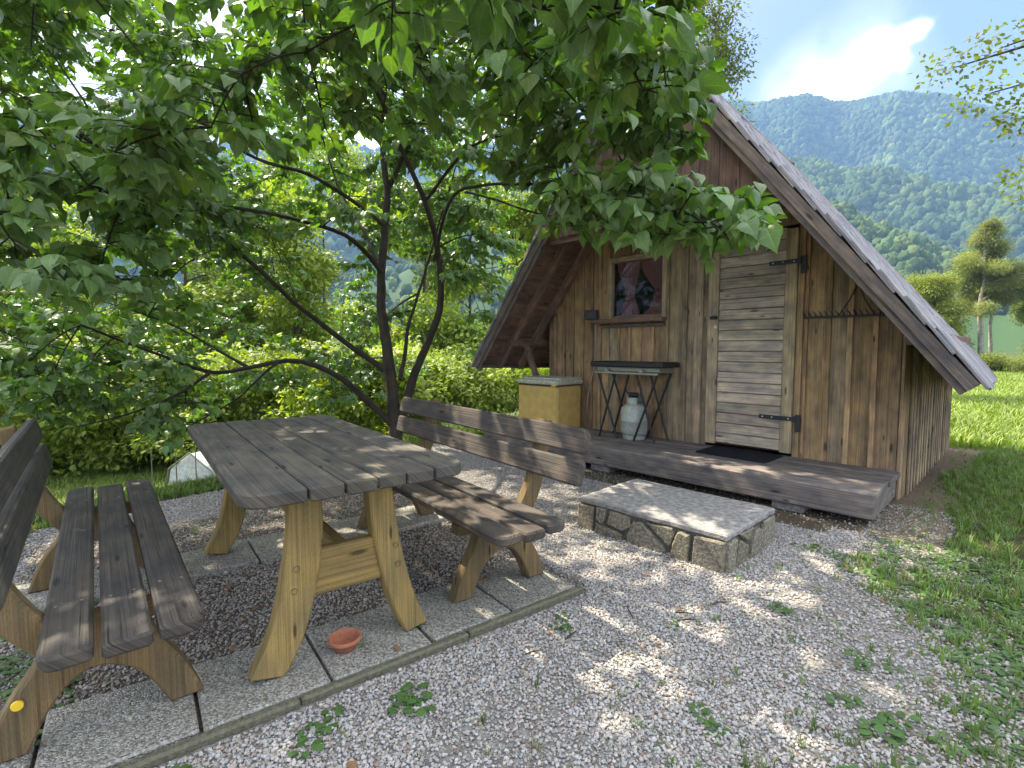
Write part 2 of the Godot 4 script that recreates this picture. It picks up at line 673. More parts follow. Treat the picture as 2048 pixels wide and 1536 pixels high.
func make_ground() -> void:
	var n := 165
	var b := 0.036
	var a := 0.045 / b
	var xs := PackedFloat32Array()
	for i in range(-n, n + 1):
		xs.append(a * sinh(b * i))
	var m := xs.size()
	var v := PackedVector3Array()
	var c := PackedColorArray()
	v.resize(m * m)
	c.resize(m * m)
	for j in m:
		for i in m:
			var x := xs[i] - 1.6
			var z := xs[j] - 2.3
			v[j * m + i] = Vector3(x, height(x, z), z)
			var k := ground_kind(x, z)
			var g := 0.5 + 0.5 * noise.get_noise_2d(x * 3.0, z * 3.0)
			var col := Color(0.085, 0.10, 0.035).lerp(Color(0.12, 0.105, 0.06), g)
			if Vector2(x, z).length() > 13.0:
				col = Color(0.065, 0.10, 0.028).lerp(Color(0.09, 0.115, 0.035), g)
			if k == 0.0 and z > -3.9 and x < grass_edge(z) + 0.4 and x > grass_edge(z):
				col = col.lerp(Color(0.33, 0.30, 0.24), 0.7)
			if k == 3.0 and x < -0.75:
				g *= 0.25  # earth colour darkened below deck and hut to stand in for shadow
			if k == 1.0:
				col = Color(0.37, 0.36, 0.335).lerp(Color(0.30, 0.265, 0.215), g * g)
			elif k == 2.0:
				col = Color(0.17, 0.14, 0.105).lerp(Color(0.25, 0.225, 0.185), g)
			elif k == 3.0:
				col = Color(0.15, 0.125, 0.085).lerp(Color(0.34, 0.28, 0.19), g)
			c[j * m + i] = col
	var idx := PackedInt32Array()
	idx.resize((m - 1) * (m - 1) * 6)
	var q := 0
	for j in m - 1:
		for i in m - 1:
			var p := j * m + i
			for t in [p, p + 1, p + m, p + 1, p + m + 1, p + m]:
				idx[q] = t
				q += 1
	var st := SurfaceTool.new()
	var arr := []
	arr.resize(Mesh.ARRAY_MAX)
	arr[Mesh.ARRAY_VERTEX] = v
	arr[Mesh.ARRAY_COLOR] = c
	arr[Mesh.ARRAY_INDEX] = idx
	st.create_from_arrays(arr)
	st.generate_normals()
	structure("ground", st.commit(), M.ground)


# ---------------------------------------------------------------- hills

const RIDGES := [  # distance, half depth, then the crest's slope seen from the yard at bearings -80 to 80 degrees in steps of 10
	[1350.0, 430.0, [0.24, 0.26, 0.27, 0.29, 0.31, 0.33, 0.35, 0.37, 0.38, 0.40, 0.425, 0.395, 0.35, 0.245, 0.24, 0.22, 0.2]],
	[850.0, 300.0, [0.10, 0.12, 0.15, 0.18, 0.2, 0.22, 0.25, 0.28, 0.31, 0.34, 0.36, 0.31, 0.22, 0.17, 0.16, 0.15, 0.15]],
	[450.0, 190.0, [0.05, 0.05, 0.05, 0.06, 0.07, 0.09, 0.12, 0.16, 0.22, 0.28, 0.315, 0.235, 0.14, 0.07, 0.06, 0.05, 0.05]],
	[270.0, 90.0, [0.02, 0.02, 0.02, 0.02, 0.02, 0.02, 0.03, 0.04, 0.06, 0.09, 0.12, 0.11, 0.075, 0.05, 0.05, 0.05, 0.04]],
]


func hill_height(bearing: float, r: float) -> float:
	var best := lerpf(-14.0, -5.0, soft((r - 170.0) / 80.0))
	var t := clampf((bearing + 80.0) / 10.0, 0.0, 15.999)
	var k := int(t)
	for g in RIDGES:
		var tan_up: float = lerpf(g[2][k], g[2][k + 1], t - k)
		var crest: float = tan_up * g[0] * (1.0 + 0.012 * noise.get_noise_2d(bearing * 2.1, g[0] * 0.02))
		var d: float = (r - g[0] + 40.0 * noise.get_noise_2d(bearing * 1.2, g[0])) / g[1]
		var body := cos(clampf(d, -1.0, 1.0) * PI / 2.0)
		if d > 0.0:
			body = maxf(body, 0.85)
		var y := crest * pow(maxf(body, 0.0), 1.15)
		best = maxf(best, y)
	var p := bearing_dir(bearing) * r
	best += (noise.get_noise_2d(p.x * 0.045, p.z * 0.045) * 1.0 + noise.get_noise_2d(p.x * 0.16 + 90.0, p.z * 0.16) * 0.3) * minf(r, 700.0) * 0.03 * soft((r - 180.0) / 300.0) * (1.0 - 0.75 * soft((r - 1150.0) / 150.0))
	return best


func bearing_dir(deg: float) -> Vector3:
	# 0 looks along the yard from the path towards the tree and the hut, positive turns right
	return Vector3(-0.7207, 0, -0.6932).rotated(Vector3.UP, -deg_to_rad(deg))


func make_hills() -> void:
	var nb := 200
	var nr := 90
	var v := PackedVector3Array()
	var c := PackedColorArray()
	for j in nr + 1:
		var r := lerpf(170.0, 1700.0, pow(float(j) / nr, 1.25))
		for i in nb + 1:
			var bd := lerpf(-80.0, 80.0, float(i) / nb)
			var y := hill_height(bd, r)
			v.append(bearing_dir(bd) * r + Vector3(0, y, 0))
			c.append(Color(0.035, 0.06, 0.02))
	var idx := PackedInt32Array()
	for j in nr:
		for i in nb:
			var p := j * (nb + 1) + i
			for t in [p, p + nb + 1, p + 1, p + 1, p + nb + 1, p + nb + 2]:
				idx.append(t)
	var arr := []
	arr.resize(Mesh.ARRAY_MAX)
	arr[Mesh.ARRAY_VERTEX] = v
	arr[Mesh.ARRAY_COLOR] = c
	arr[Mesh.ARRAY_INDEX] = idx
	var st := SurfaceTool.new()
	st.create_from_arrays(arr)
	st.generate_normals()
	structure("hills", st.commit(), M.canopy)
	# the woods on them: crowns packed close, each a lumpy dome
	var places := []
	var tints := []
	for i in 64000:
		var bd := rng.randf_range(20.0, 50.0) if i % 3 else rng.randf_range(-55.0, 55.0)
		var r := lerpf(230.0, 1450.0, pow(rng.randf(), 0.75))
		var y := hill_height(bd, r)
		var p := bearing_dir(bd) * r
		var clear := noise.get_noise_2d(p.x * 0.02 + 300.0, p.z * 0.02)
		if clear > 0.52 and r < 700.0:
			continue
		var s := lerpf(3.2, 10.0, pow(rng.randf(), 1.6)) * (0.62 if r < 500.0 else 1.0)
		places.append(Transform3D(Basis.from_euler(Vector3(rng.randf_range(-0.2, 0.2), rng.randf() * TAU, 0)).scaled(Vector3(s, s * rng.randf_range(0.8, 1.35), s)), p + Vector3(0, y + s * 0.1, 0)))
		var g := rng.randf_range(0.7, 1.35) * (1.0 + 0.5 * noise.get_noise_2d(p.x * 0.03, p.z * 0.03) + 0.55 * noise.get_noise_2d(p.x * 0.11 + 40.0, p.z * 0.11))
		tints.append(Color(0.034 * g, 0.056 * g, 0.02 * g) if rng.randf() < 0.75 else Color(0.055 * g, 0.076 * g, 0.024 * g))
	var o := swarm(self, "hillside_woods", crown_dome(), M.canopy, places, tints)
	tag(o, "dense broadleaf woods covering the hazy mountainside", "woods")
	o.set_meta("kind", "stuff")


func crown_dome() -> ArrayMesh:
	var s := SphereMesh.new()
	s.radius = 0.6
	s.height = 1.5
	s.radial_segments = 13
	s.rings = 9
	var arr := s.get_mesh_arrays()
	var v: PackedVector3Array = arr[Mesh.ARRAY_VERTEX]
	for i in v.size():
		var p := v[i]
		var k := 1.0 + 0.5 * noise.get_noise_3d(p.x * 26.0, p.y * 26.0, p.z * 26.0) + 0.45 * noise.get_noise_3d(p.x * 62.0, p.y * 62.0, p.z * 62.0 + 40.0)
		v[i] = p * k + Vector3(0, 0.35, 0)
	var out := []
	out.resize(Mesh.ARRAY_MAX)
	out[Mesh.ARRAY_VERTEX] = v
	out[Mesh.ARRAY_INDEX] = arr[Mesh.ARRAY_INDEX]
	var st := SurfaceTool.new()
	st.create_from_arrays(out)
	st.generate_normals()
	return st.commit()


# ---------------------------------------------------------------- patio and gravel

func make_paving() -> void:
	var patio := Node3D.new()
	patio.name = "paving"
	add_child(patio)
	patio.position = SET_AT
	patio.rotation.y = SET_TURN
	patio.set_meta("kind", "structure")
	for row in [0.635, -0.64]:
		var count := 7 if row > 0 else 6
		for k in count:
			var s := Shape.new()
			var t := rng.randf_range(0.8, 1.0)
			s.col = Color(t, t, t * 0.97)
			s.box(Vector3(0.392, 0.05, 0.388), 0.006)
			part(patio, "paving_slab", s.mesh(), M.slab, Transform3D(Basis.from_euler(Vector3(rng.randf_range(-0.008, 0.008), rng.randf_range(-0.012, 0.012), rng.randf_range(-0.008, 0.008))), Vector3(row + rng.randf_range(-0.006, 0.006), 0.0, -0.88 + k * 0.4)))
	for k in 4:
		var s := Shape.new()
		s.box(Vector3(0.036, 0.12, 0.66), 0.008)
		part(patio, "kerb_stone", s.mesh(), M.kerb, Transform3D(Basis.from_euler(Vector3(0, rng.randf_range(-0.006, 0.006), 0)), Vector3(0.858, -0.034 + rng.randf_range(-0.004, 0.004), -0.76 + k * 0.665)))


func pebble_mesh() -> ArrayMesh:
	var s := SphereMesh.new()
	s.radius = 1.0
	s.height = 1.5
	s.radial_segments = 6
	s.rings = 3
	var arr := s.get_mesh_arrays()
	var v: PackedVector3Array = arr[Mesh.ARRAY_VERTEX]
	for i in v.size():
		var p := v[i]
		v[i] = p * (1.0 + 0.5 * noise.get_noise_3d(p.x * 40.0, p.y * 40.0, p.z * 40.0 + 9.0))
	var sh := Shape.new()
	var idx: PackedInt32Array = arr[Mesh.ARRAY_INDEX]
	for i in range(0, idx.size(), 3):
		var a := v[idx[i]]
		var b := v[idx[i + 1]]
		var c := v[idx[i + 2]]
		sh.tri(a, b, c, a + b + c)
	return sh.mesh()


func make_gravel() -> void:
	var places := []
	var tints := []
	for i in 620000:
		# thickest where the path comes in, thinner further off
		var x := rng.randf_range(-5.3, 0.4)
		var z := rng.randf_range(-4.6, 0.9)
		var near := Vector2(x, z).length()
		if rng.randf() > clampf(2.9 / near, 0.3, 1.0):
			continue
		var k := ground_kind(x, z)
		if k == 3.0 and rng.randf() > (0.06 if x < -0.75 else 0.25):
			continue
		if k == 2.0 and rng.randf() > 0.5:
			continue
		if k == 0.0:
			var d := x - grass_edge(z)
			if z < -3.9 or z > 0.9 or d < 0.0 or rng.randf() > 0.8 * exp(-d * 2.2):
				continue
		var thin := noise.get_noise_2d(x * 4.0 + 80.0, z * 4.0)
		if k == 1.0 and x > grass_edge(z) - 0.9 and thin > 0.1 and rng.randf() < clampf(thin * 2.0, 0.0, 0.6):
			continue
		var uw := set_uw(x, z)
		if uw.y > -1.1 and uw.y < 1.75 and ((absf(uw.x - 0.635) < 0.2) or (absf(uw.x + 0.64) < 0.2 and uw.y < 1.35)):
			if rng.randf() > 0.012:
				continue
		if absf(uw.x - 0.862) < 0.03 and uw.y > -1.1 and uw.y < 1.6:
			continue
		var s := 0.0025 + 0.0052 * pow(rng.randf(), 1.7) + (0.003 if rng.randf() < 0.02 else 0.0)
		places.append(Transform3D(Basis.from_euler(Vector3(rng.randf() * TAU, rng.randf() * TAU, rng.randf() * TAU)).scaled(Vector3(s, s * rng.randf_range(0.6, 0.9), s * rng.randf_range(0.8, 1.2))), Vector3(x, height(x, z) + s * 0.35 + rng.randf() * 0.004 + (0.028 if absf(absf(uw.x) - 0.637) < 0.2 and absf(uw.y) < 1.1 else 0.0), z)))
		var g := rng.randf_range(0.25, 0.45)
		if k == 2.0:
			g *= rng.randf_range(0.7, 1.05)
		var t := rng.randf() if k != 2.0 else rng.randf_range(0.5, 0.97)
		tints.append(Color(g, g * 0.965, g * 0.92) if t < 0.6 else (Color(g, g * 0.9, g * 0.77) if t < 0.92 else Color(g * 0.75, g * 0.55, g * 0.42)))
	var o := swarm(self, "gravel", pebble_mesh(), M.pebble, places, tints)
	tag(o, "pale grey limestone gravel spread over the yard", "gravel")
	o.set_meta("kind", "stuff")


# ---------------------------------------------------------------- picnic set

func ribbon(mid: PackedVector2Array, wide: PackedFloat32Array) -> PackedVector2Array:
	var left := PackedVector2Array()
	var right := PackedVector2Array()
	for i in mid.size():
		var t := (mid[mini(i + 1, mid.size() - 1)] - mid[maxi(i - 1, 0)]).normalized()
		var o := Vector2(-t.y, t.x) * wide[i] / 2.0
		left.append(mid[i] + o)
		right.append(mid[i] - o)
	right.reverse()
	left.append_array(right)
	return left


func curve(pts: PackedVector2Array, steps := 5) -> PackedVector2Array:
	var out := PackedVector2Array()
	for i in pts.size() - 1:
		var a := pts[maxi(i - 1, 0)]
		var d := pts[mini(i + 2, pts.size() - 1)]
		for k in steps:
			out.append(pts[i].cubic_interpolate(pts[i + 1], a, d, float(k) / steps))
	out.append(pts[pts.size() - 1])
	return out


func rounded_board(length: float, wide: float, radii: Array) -> PackedVector2Array:
	# corner radii in the order (-x,-y) (+x,-y) (+x,+y) (-x,+y)
	var out := PackedVector2Array()
	var l := length / 2.0
	var w := wide / 2.0
	var corners := [Vector2(-l, -w), Vector2(l, -w), Vector2(l, w), Vector2(-l, w)]
	for i in 4:
		var r: float = radii[i]
		var c: Vector2 = corners[i]
		var mid := c - Vector2(signf(c.x), signf(c.y)) * r
		var steps := 6 if r > 0.02 else 2
		for k in steps + 1:
			var w0 := PI + i * PI / 2.0 + PI / 2.0 * k / steps
			out.append(mid + Vector2(cos(w0), sin(w0)) * r)
	return out


func flat_board(parent: Node, called: String, material: Material, outline: PackedVector2Array, thick: float, at: Vector3, tilt := 0.0, ch := 0.008) -> MeshInstance3D:
	# an outline in x and z laid flat, top face at the given height
	var s := Shape.new()
	s.off = Vector2(rng.randf(), rng.randf())
	var t := rng.randf_range(0.78, 1.0)
	s.col = Color(t, t * rng.randf_range(0.96, 1.0), t * rng.randf_range(0.93, 1.0))
	s.xf = Transform3D(Basis(Vector3.RIGHT, -PI / 2.0), Vector3.ZERO)
	s.slab(outline, -thick, 0.0, ch)
	return part(parent, called, s.mesh(), material, Transform3D(Basis.from_euler(Vector3(tilt, rng.randf_range(-0.002, 0.002), rng.randf_range(-0.002, 0.002))), at))


func upright(parent: Node, called: String, material: Material, outline: PackedVector2Array, x: float, thick: float, grain := 1, ch := 0.007) -> MeshInstance3D:
	# an outline in z and y cut from a thick plank standing across x
	var s := Shape.new()
	s.grain = grain
	s.off = Vector2(rng.randf(), rng.randf())
	var t := rng.randf_range(0.85, 1.0)
	s.col = Color(t, t, t)
	s.xf = Transform3D(Basis(Vector3(0, 0, 1), Vector3(0, 1, 0), Vector3(-1, 0, 0)), Vector3.ZERO)
	s.slab(outline, -thick / 2.0, thick / 2.0, ch)
	return part(parent, called, s.mesh(), material, Transform3D(Basis.IDENTITY, Vector3(x, 0, 0)))


func nail_mesh(r: float) -> ArrayMesh:
	if not M.has(r):
		var s := Shape.new()
		s.lathe(PackedVector2Array([Vector2(r, -0.004), Vector2(r, 0.0), Vector2(r * 0.75, r * 0.3), Vector2(0, r * 0.42)]), 10)
		M[r] = s.mesh()
	return M[r]


func make_table() -> void:
	var t := thing("picnic_table", "weathered grey plank picnic table on curved oak legs", "table", SET_AT, SET_TURN)
	var long := 1.83
	var edges := [-0.40, -0.255, -0.14, -0.03, 0.085, 0.205, 0.405]
	for i in 6:
		var a: float = edges[i] + 0.003
		var b: float = edges[i + 1] - 0.003
		var r := 0.012
		var radii := [r, r, r, r]
		if i == 0:
			radii = [r, r, 0.07, 0.07]
		if i == 5:
			radii = [0.085, 0.085, r, r]
		flat_board(t, "plank", M.table, rounded_board(long + rng.randf_range(-0.006, 0.006), b - a, radii), 0.048, Vector3(0, 0.75 + rng.randf_range(-0.002, 0.002), (a + b) / 2.0), 0.0, 0.006)
	for sx in [-1.0, 1.0]:
		for sz in [-1.0, 1.0]:
			var mid := curve(PackedVector2Array([Vector2(0.165 if sz > 0 else 0.115, 0.70), Vector2(0.165 if sz > 0 else 0.128, 0.54), Vector2(0.19 if sz > 0 else 0.158, 0.36), Vector2(0.235 if sz > 0 else 0.205, 0.18), Vector2(0.315 if sz > 0 else 0.272, 0.022)]))
			var wide := PackedFloat32Array()
			for i in mid.size():
				mid[i].x *= sz
				wide.append(lerpf(0.11, 0.122, sin(PI * i / (mid.size() - 1))) * (0.85 if sz < 0 else 1.0))
			var outline := ribbon(mid, wide)
			for i in outline.size():
				outline[i].y = maxf(outline[i].y, 0.026)
			upright(t, "leg", M.oak, outline, sx * 0.68, 0.075)
		# board between the two legs of an end, and the bearer under the top
		wood(t, "cross_board", M.oak, Vector3(0.045, 0.175, 0.30), Vector3(sx * 0.68, 0.37, 0.015), 2, Vector3.ZERO, 0.006, 0.8)
		for by in [0.33, 0.41]:
			for bz in [-0.175, 0.205]:
				part(t, "bolt", nail_mesh(0.011), M.iron_worn, Transform3D(Basis(Vector3.FORWARD, -PI / 2.0 * sx), Vector3(sx * 0.7176, by, bz * (1.0 + (0.41 - by) * 0.6))))
		wood(t, "bearer", M.oak, Vector3(0.06, 0.07, 0.62), Vector3(sx * 0.60, 0.665, 0.0), 2, Vector3.ZERO, 0.006, 0.8)
	wood(t, "long_rail", M.oak, Vector3(1.30, 0.10, 0.05), Vector3(0, 0.39, 0.015), 0, Vector3.ZERO, 0.006, 0.7)


func make_bench(label: String, at: Vector3, turn: float, long: float, seat: Material, leg_x: Array) -> Node3D:
	# local +z points away from the table
	var b := thing("garden_bench", label, "bench", at, turn, "benches on either side of the picnic table")
	for k in 3:
		var r_front := 0.045 if k == 0 else 0.012
		var r_back := 0.045 if k == 2 else 0.012
		flat_board(b, "seat_board", seat, rounded_board(long + rng.randf_range(-0.01, 0.01), 0.112, [r_back, r_back, r_front, r_front]), 0.042, Vector3(0, 0.43 - (0.006 if k == 1 else 0.0), -0.128 + k * 0.128), -0.03 + 0.03 * k, 0.008)
	for k in 2:
		var o := rounded_board(long * 1.01, 0.118, [0.02, 0.02, 0.02, 0.02] if k == 0 else [0.02, 0.02, 0.045, 0.045])
		var s := Shape.new()
		s.off = Vector2(rng.randf(), rng.randf())
		var t := rng.randf_range(0.85, 1.0)
		s.col = Color(t, t, t)
		s.slab(o, -0.02, 0.02, 0.008)
		part(b, "back_board", s.mesh(), seat, Transform3D(Basis.from_euler(Vector3(0.22, rng.randf_range(-0.004, 0.004), 0)), Vector3(0, 0.632 + k * 0.142, 0.262 + k * 0.033)))
	for x in leg_x:
		var outline := PackedVector2Array()
		outline.append_array(curve(PackedVector2Array([Vector2(-0.205, 0.026), Vector2(-0.155, 0.15), Vector2(-0.085, 0.27), Vector2(-0.05, 0.383)]), 4))
		outline.append_array(curve(PackedVector2Array([Vector2(0.16, 0.383), Vector2(0.215, 0.27), Vector2(0.285, 0.16), Vector2(0.335, 0.026)]), 4))
		outline.append_array(curve(PackedVector2Array([Vector2(0.235, 0.026), Vector2(0.175, 0.15), Vector2(0.085, 0.225), Vector2(-0.03, 0.17), Vector2(-0.11, 0.026)]), 4))
		upright(b, "leg", M.bench_leg, outline, x, 0.075)
		var post := ribbon(curve(PackedVector2Array([Vector2(0.10, 0.30), Vector2(0.19, 0.42), Vector2(0.252, 0.56), Vector2(0.318, 0.83)]), 4), PackedFloat32Array([0.07, 0.075, 0.08, 0.082, 0.085, 0.085, 0.085, 0.082, 0.08, 0.076, 0.072, 0.068, 0.06]))
		for i in post.size():
			post[i].x += 0.052
		upright(b, "back_post", M.bench_leg, post, x + 0.004, 0.06)
		for k in 3:
			for dz in [-0.03, 0.03]:
				part(b, "nail", nail_mesh(0.0055), M.iron_worn, Transform3D(Basis.IDENTITY, Vector3(x + rng.randf_range(-0.008, 0.008), 0.4303 - (0.006 if k == 1 else 0.0) + dz * 0.03 * (1 - k), -0.128 + k * 0.128 + dz)))
		wood(b, "seat_bearer", M.bench_leg, Vector3(0.07, 0.05, 0.36), Vector3(x, 0.36, 0.0), 2, Vector3.ZERO, 0.005, 0.8)
	return b


func make_set() -> void:
	make_table()
	var right := make_bench("brown plank bench with its back towards the hut and stone step", SET_AT + Vector3(0, 0, -0.70).rotated(Vector3.UP, SET_TURN), SET_TURN + PI, 1.95, M.seat_brown, [-0.60, 0.60])
	right.set_meta("label", "brown plank bench between the picnic table and the hut")
	var left := make_bench("dark grey plank bench across the table from the hut, sun-flecked seat", SET_AT + Vector3(-0.06, 0, 0.73).rotated(Vector3.UP, SET_TURN), SET_TURN + 0.045, 2.0, M.seat_dark, [-0.66, 0.66])
	left.set_meta("label", "dark grey plank bench on the far side of the table from the hut")
	var cap := Shape.new()
	cap.xf = Transform3D(Basis(Vector3.FORWARD, PI / 2.0), Vector3.ZERO)
	cap.lathe(PackedVector2Array([Vector2(0, 0), Vector2(0.013, 0), Vector2(0.015, 0.003), Vector2(0.014, 0.008), Vector2(0, 0.009)]), 12)
	var c := part(left, "cap", cap.mesh(), M.yellow, Transform3D(Basis(Vector3.UP, PI).rotated(Vector3.UP, 0.0), Vector3(0.6975, 0.185, 0.25)))
	c.rotation = Vector3(0, 0, 0)
	c.set_meta("label", "bright yellow plastic cap on the leg")
	var bowl := Shape.new()
	bowl.lathe(PackedVector2Array([Vector2(0, 0), Vector2(0.036, 0), Vector2(0.044, 0.006), Vector2(0.058, 0.034), Vector2(0.062, 0.036), Vector2(0.063, 0.047), Vector2(0.060, 0.050), Vector2(0.055, 0.048), Vector2(0.050, 0.036), Vector2(0.036, 0.010), Vector2(0, 0.008)]), 36)
	var bo := part(self, "terracotta_bowl", bowl.mesh(), M.terracotta, Transform3D(Basis.IDENTITY, Vector3(-1.835, 0.025, -0.855)))
	tag(bo, "small terracotta bowl on the paving by the table leg", "bowl")


# ---------------------------------------------------------------- stone step

func make_step() -> void:
	var t := thing("stone_step", "low stone step with a concrete top in front of the deck", "step", Vector3(-2.10, 0, -3.33))
	var long := 1.0
	var deep := 0.69
	var core := Shape.new()
	core.xf.origin = Vector3(long / 2, 0.08, deep / 2)
	core.box(Vector3(long - 0.03, 0.18, deep - 0.03), 0.004)
	part(t, "mortar", core.mesh(), M.mortar)
	var top := Shape.new()
	top.xf = Transform3D(Basis(Vector3.RIGHT, -PI / 2.0), Vector3.ZERO)
	var edge := PackedVector2Array()
	for k in 60:
		var w := k / 60.0 * 4.0
		var f := w - floorf(w)
		var p := [Vector2(f * long, 0), Vector2(long, f * deep), Vector2((1 - f) * long, deep), Vector2(0, (1 - f) * deep)][int(w)] as Vector2
		edge.append(Vector2(p.x, -p.y) + Vector2(rng.randf_range(-0.006, 0.006), rng.randf_range(-0.006, 0.006)))
	top.slab(edge, 0.172, 0.208, 0.008)
	part(t, "concrete_top", top.mesh(), M.concrete)
	var front := [
		[[0.0, 0.0], [0.125, 0.0], [0.135, 1.0], [0.0, 1.0]],
		[[0.15, 0.5], [0.205, 0.42], [0.235, 1.0], [0.15, 1.0]],
		[[0.14, 0.0], [0.36, 0.0], [0.35, 0.3], [0.22, 0.4], [0.145, 0.46]],
		[[0.225, 0.46], [0.35, 0.37], [0.41, 0.62], [0.40, 1.0], [0.25, 1.0]],
		[[0.375, 0.0], [0.66, 0.0], [0.655, 0.22], [0.48, 0.95], [0.42, 0.85], [0.37, 0.32]],
		[[0.505, 0.95], [0.60, 0.55], [0.665, 0.30], [0.70, 0.75], [0.69, 1.0]],
		[[0.675, 0.0], [0.79, 0.0], [0.80, 0.95], [0.72, 0.98], [0.69, 0.5]],
		[[0.805, 0.0], [1.0, 0.0], [1.0, 1.0], [0.815, 1.0]],
	]
	var side := [
		[[0.0, 0.0], [0.12, 0.0], [0.16, 1.0], [0.0, 1.0]],
		[[0.15, 0.0], [0.36, 0.0], [0.40, 0.55], [0.20, 0.9]],
		[[0.22, 1.0], [0.42, 0.6], [0.52, 1.0]],
		[[0.39, 0.0], [0.66, 0.0], [0.68, 0.8], [0.55, 1.0], [0.44, 0.5]],
		[[0.70, 0.0], [1.0, 0.0], [1.0, 1.0], [0.72, 1.0]],
	]
	for face in 4:
		var list: Array = front if face % 2 == 0 else side
		for poly in list:
			var o := PackedVector2Array()
			var mid := Vector2.ZERO
			for q in poly:
				mid += Vector2(q[0], q[1]) / poly.size()
			var wide := long if face % 2 == 0 else deep
			var grown := PackedVector2Array()
			for k in poly.size():
				var a := Vector2(poly[k][0], poly[k][1])
				var b := Vector2(poly[(k + 1) % poly.size()][0], poly[(k + 1) % poly.size()][1])
				for m in 3:
					grown.append(a.lerp(b, m / 3.0))
			for q in grown:
				var p := mid + (q - mid) * 0.93
				o.append(Vector2(p.x * wide, -0.01 + p.y * 0.182) + Vector2(rng.randf_range(-0.004, 0.004), rng.randf_range(-0.004, 0.004)))
			var s := Shape.new()
			var g := rng.randf_range(0.7, 1.0)
			s.col = Color(g, g * rng.randf_range(0.95, 1.0), g * rng.randf_range(0.86, 1.0))
			s.slab(o, -0.03, rng.randf_range(0.008, 0.028), 0.007)
			var spot := [Transform3D(Basis.IDENTITY, Vector3(0, 0, deep - 0.005)), Transform3D(Basis(Vector3.UP, PI / 2), Vector3(long - 0.005, 0, deep)), Transform3D(Basis(Vector3.UP, PI), Vector3(long, 0, 0.005)), Transform3D(Basis(Vector3.UP, -PI / 2), Vector3(0.005, 0, 0))][face] as Transform3D
			part(t, "stone", s.mesh(), M.stone, spot)


# ---------------------------------------------------------------- hut

func roof_y(x: float) -> float:
	return RIDGE_Y - 1.2815 * absf(x - RIDGE_X)


func wall_board(parent: Node, called: String, material: Material, x0: float, x1: float, y0: float, y1: float, z: float, thick: float, lean := 0.0, drop := 0.135) -> void:
	# a board standing in the gable wall, its top cut along the roof where the roof is lower than y1
	var s := Shape.new()
	s.grain = 1
	s.off = Vector2(rng.randf(), rng.randf())
	var t := rng.randf_range(0.62, 1.0)
	s.col = Color(t, t * rng.randf_range(0.93, 1.0), t * rng.randf_range(0.86, 1.0))
	var ya := minf(y1, roof_y(x0) - drop)
	var yb := minf(y1, roof_y(x1) - drop)
	var pts := PackedVector2Array([Vector2(x0, y0), Vector2(x1, y0), Vector2(x1 + lean, yb)])
	if x0 < RIDGE_X and x1 > RIDGE_X and y1 > RIDGE_Y - drop:
		pts.append(Vector2(RIDGE_X, RIDGE_Y - drop))
	pts.append(Vector2(x0 + lean, ya))
	s.slab(pts, z - thick / 2.0, z + thick / 2.0, 0.003)
	part(parent, called, s.mesh(), material)


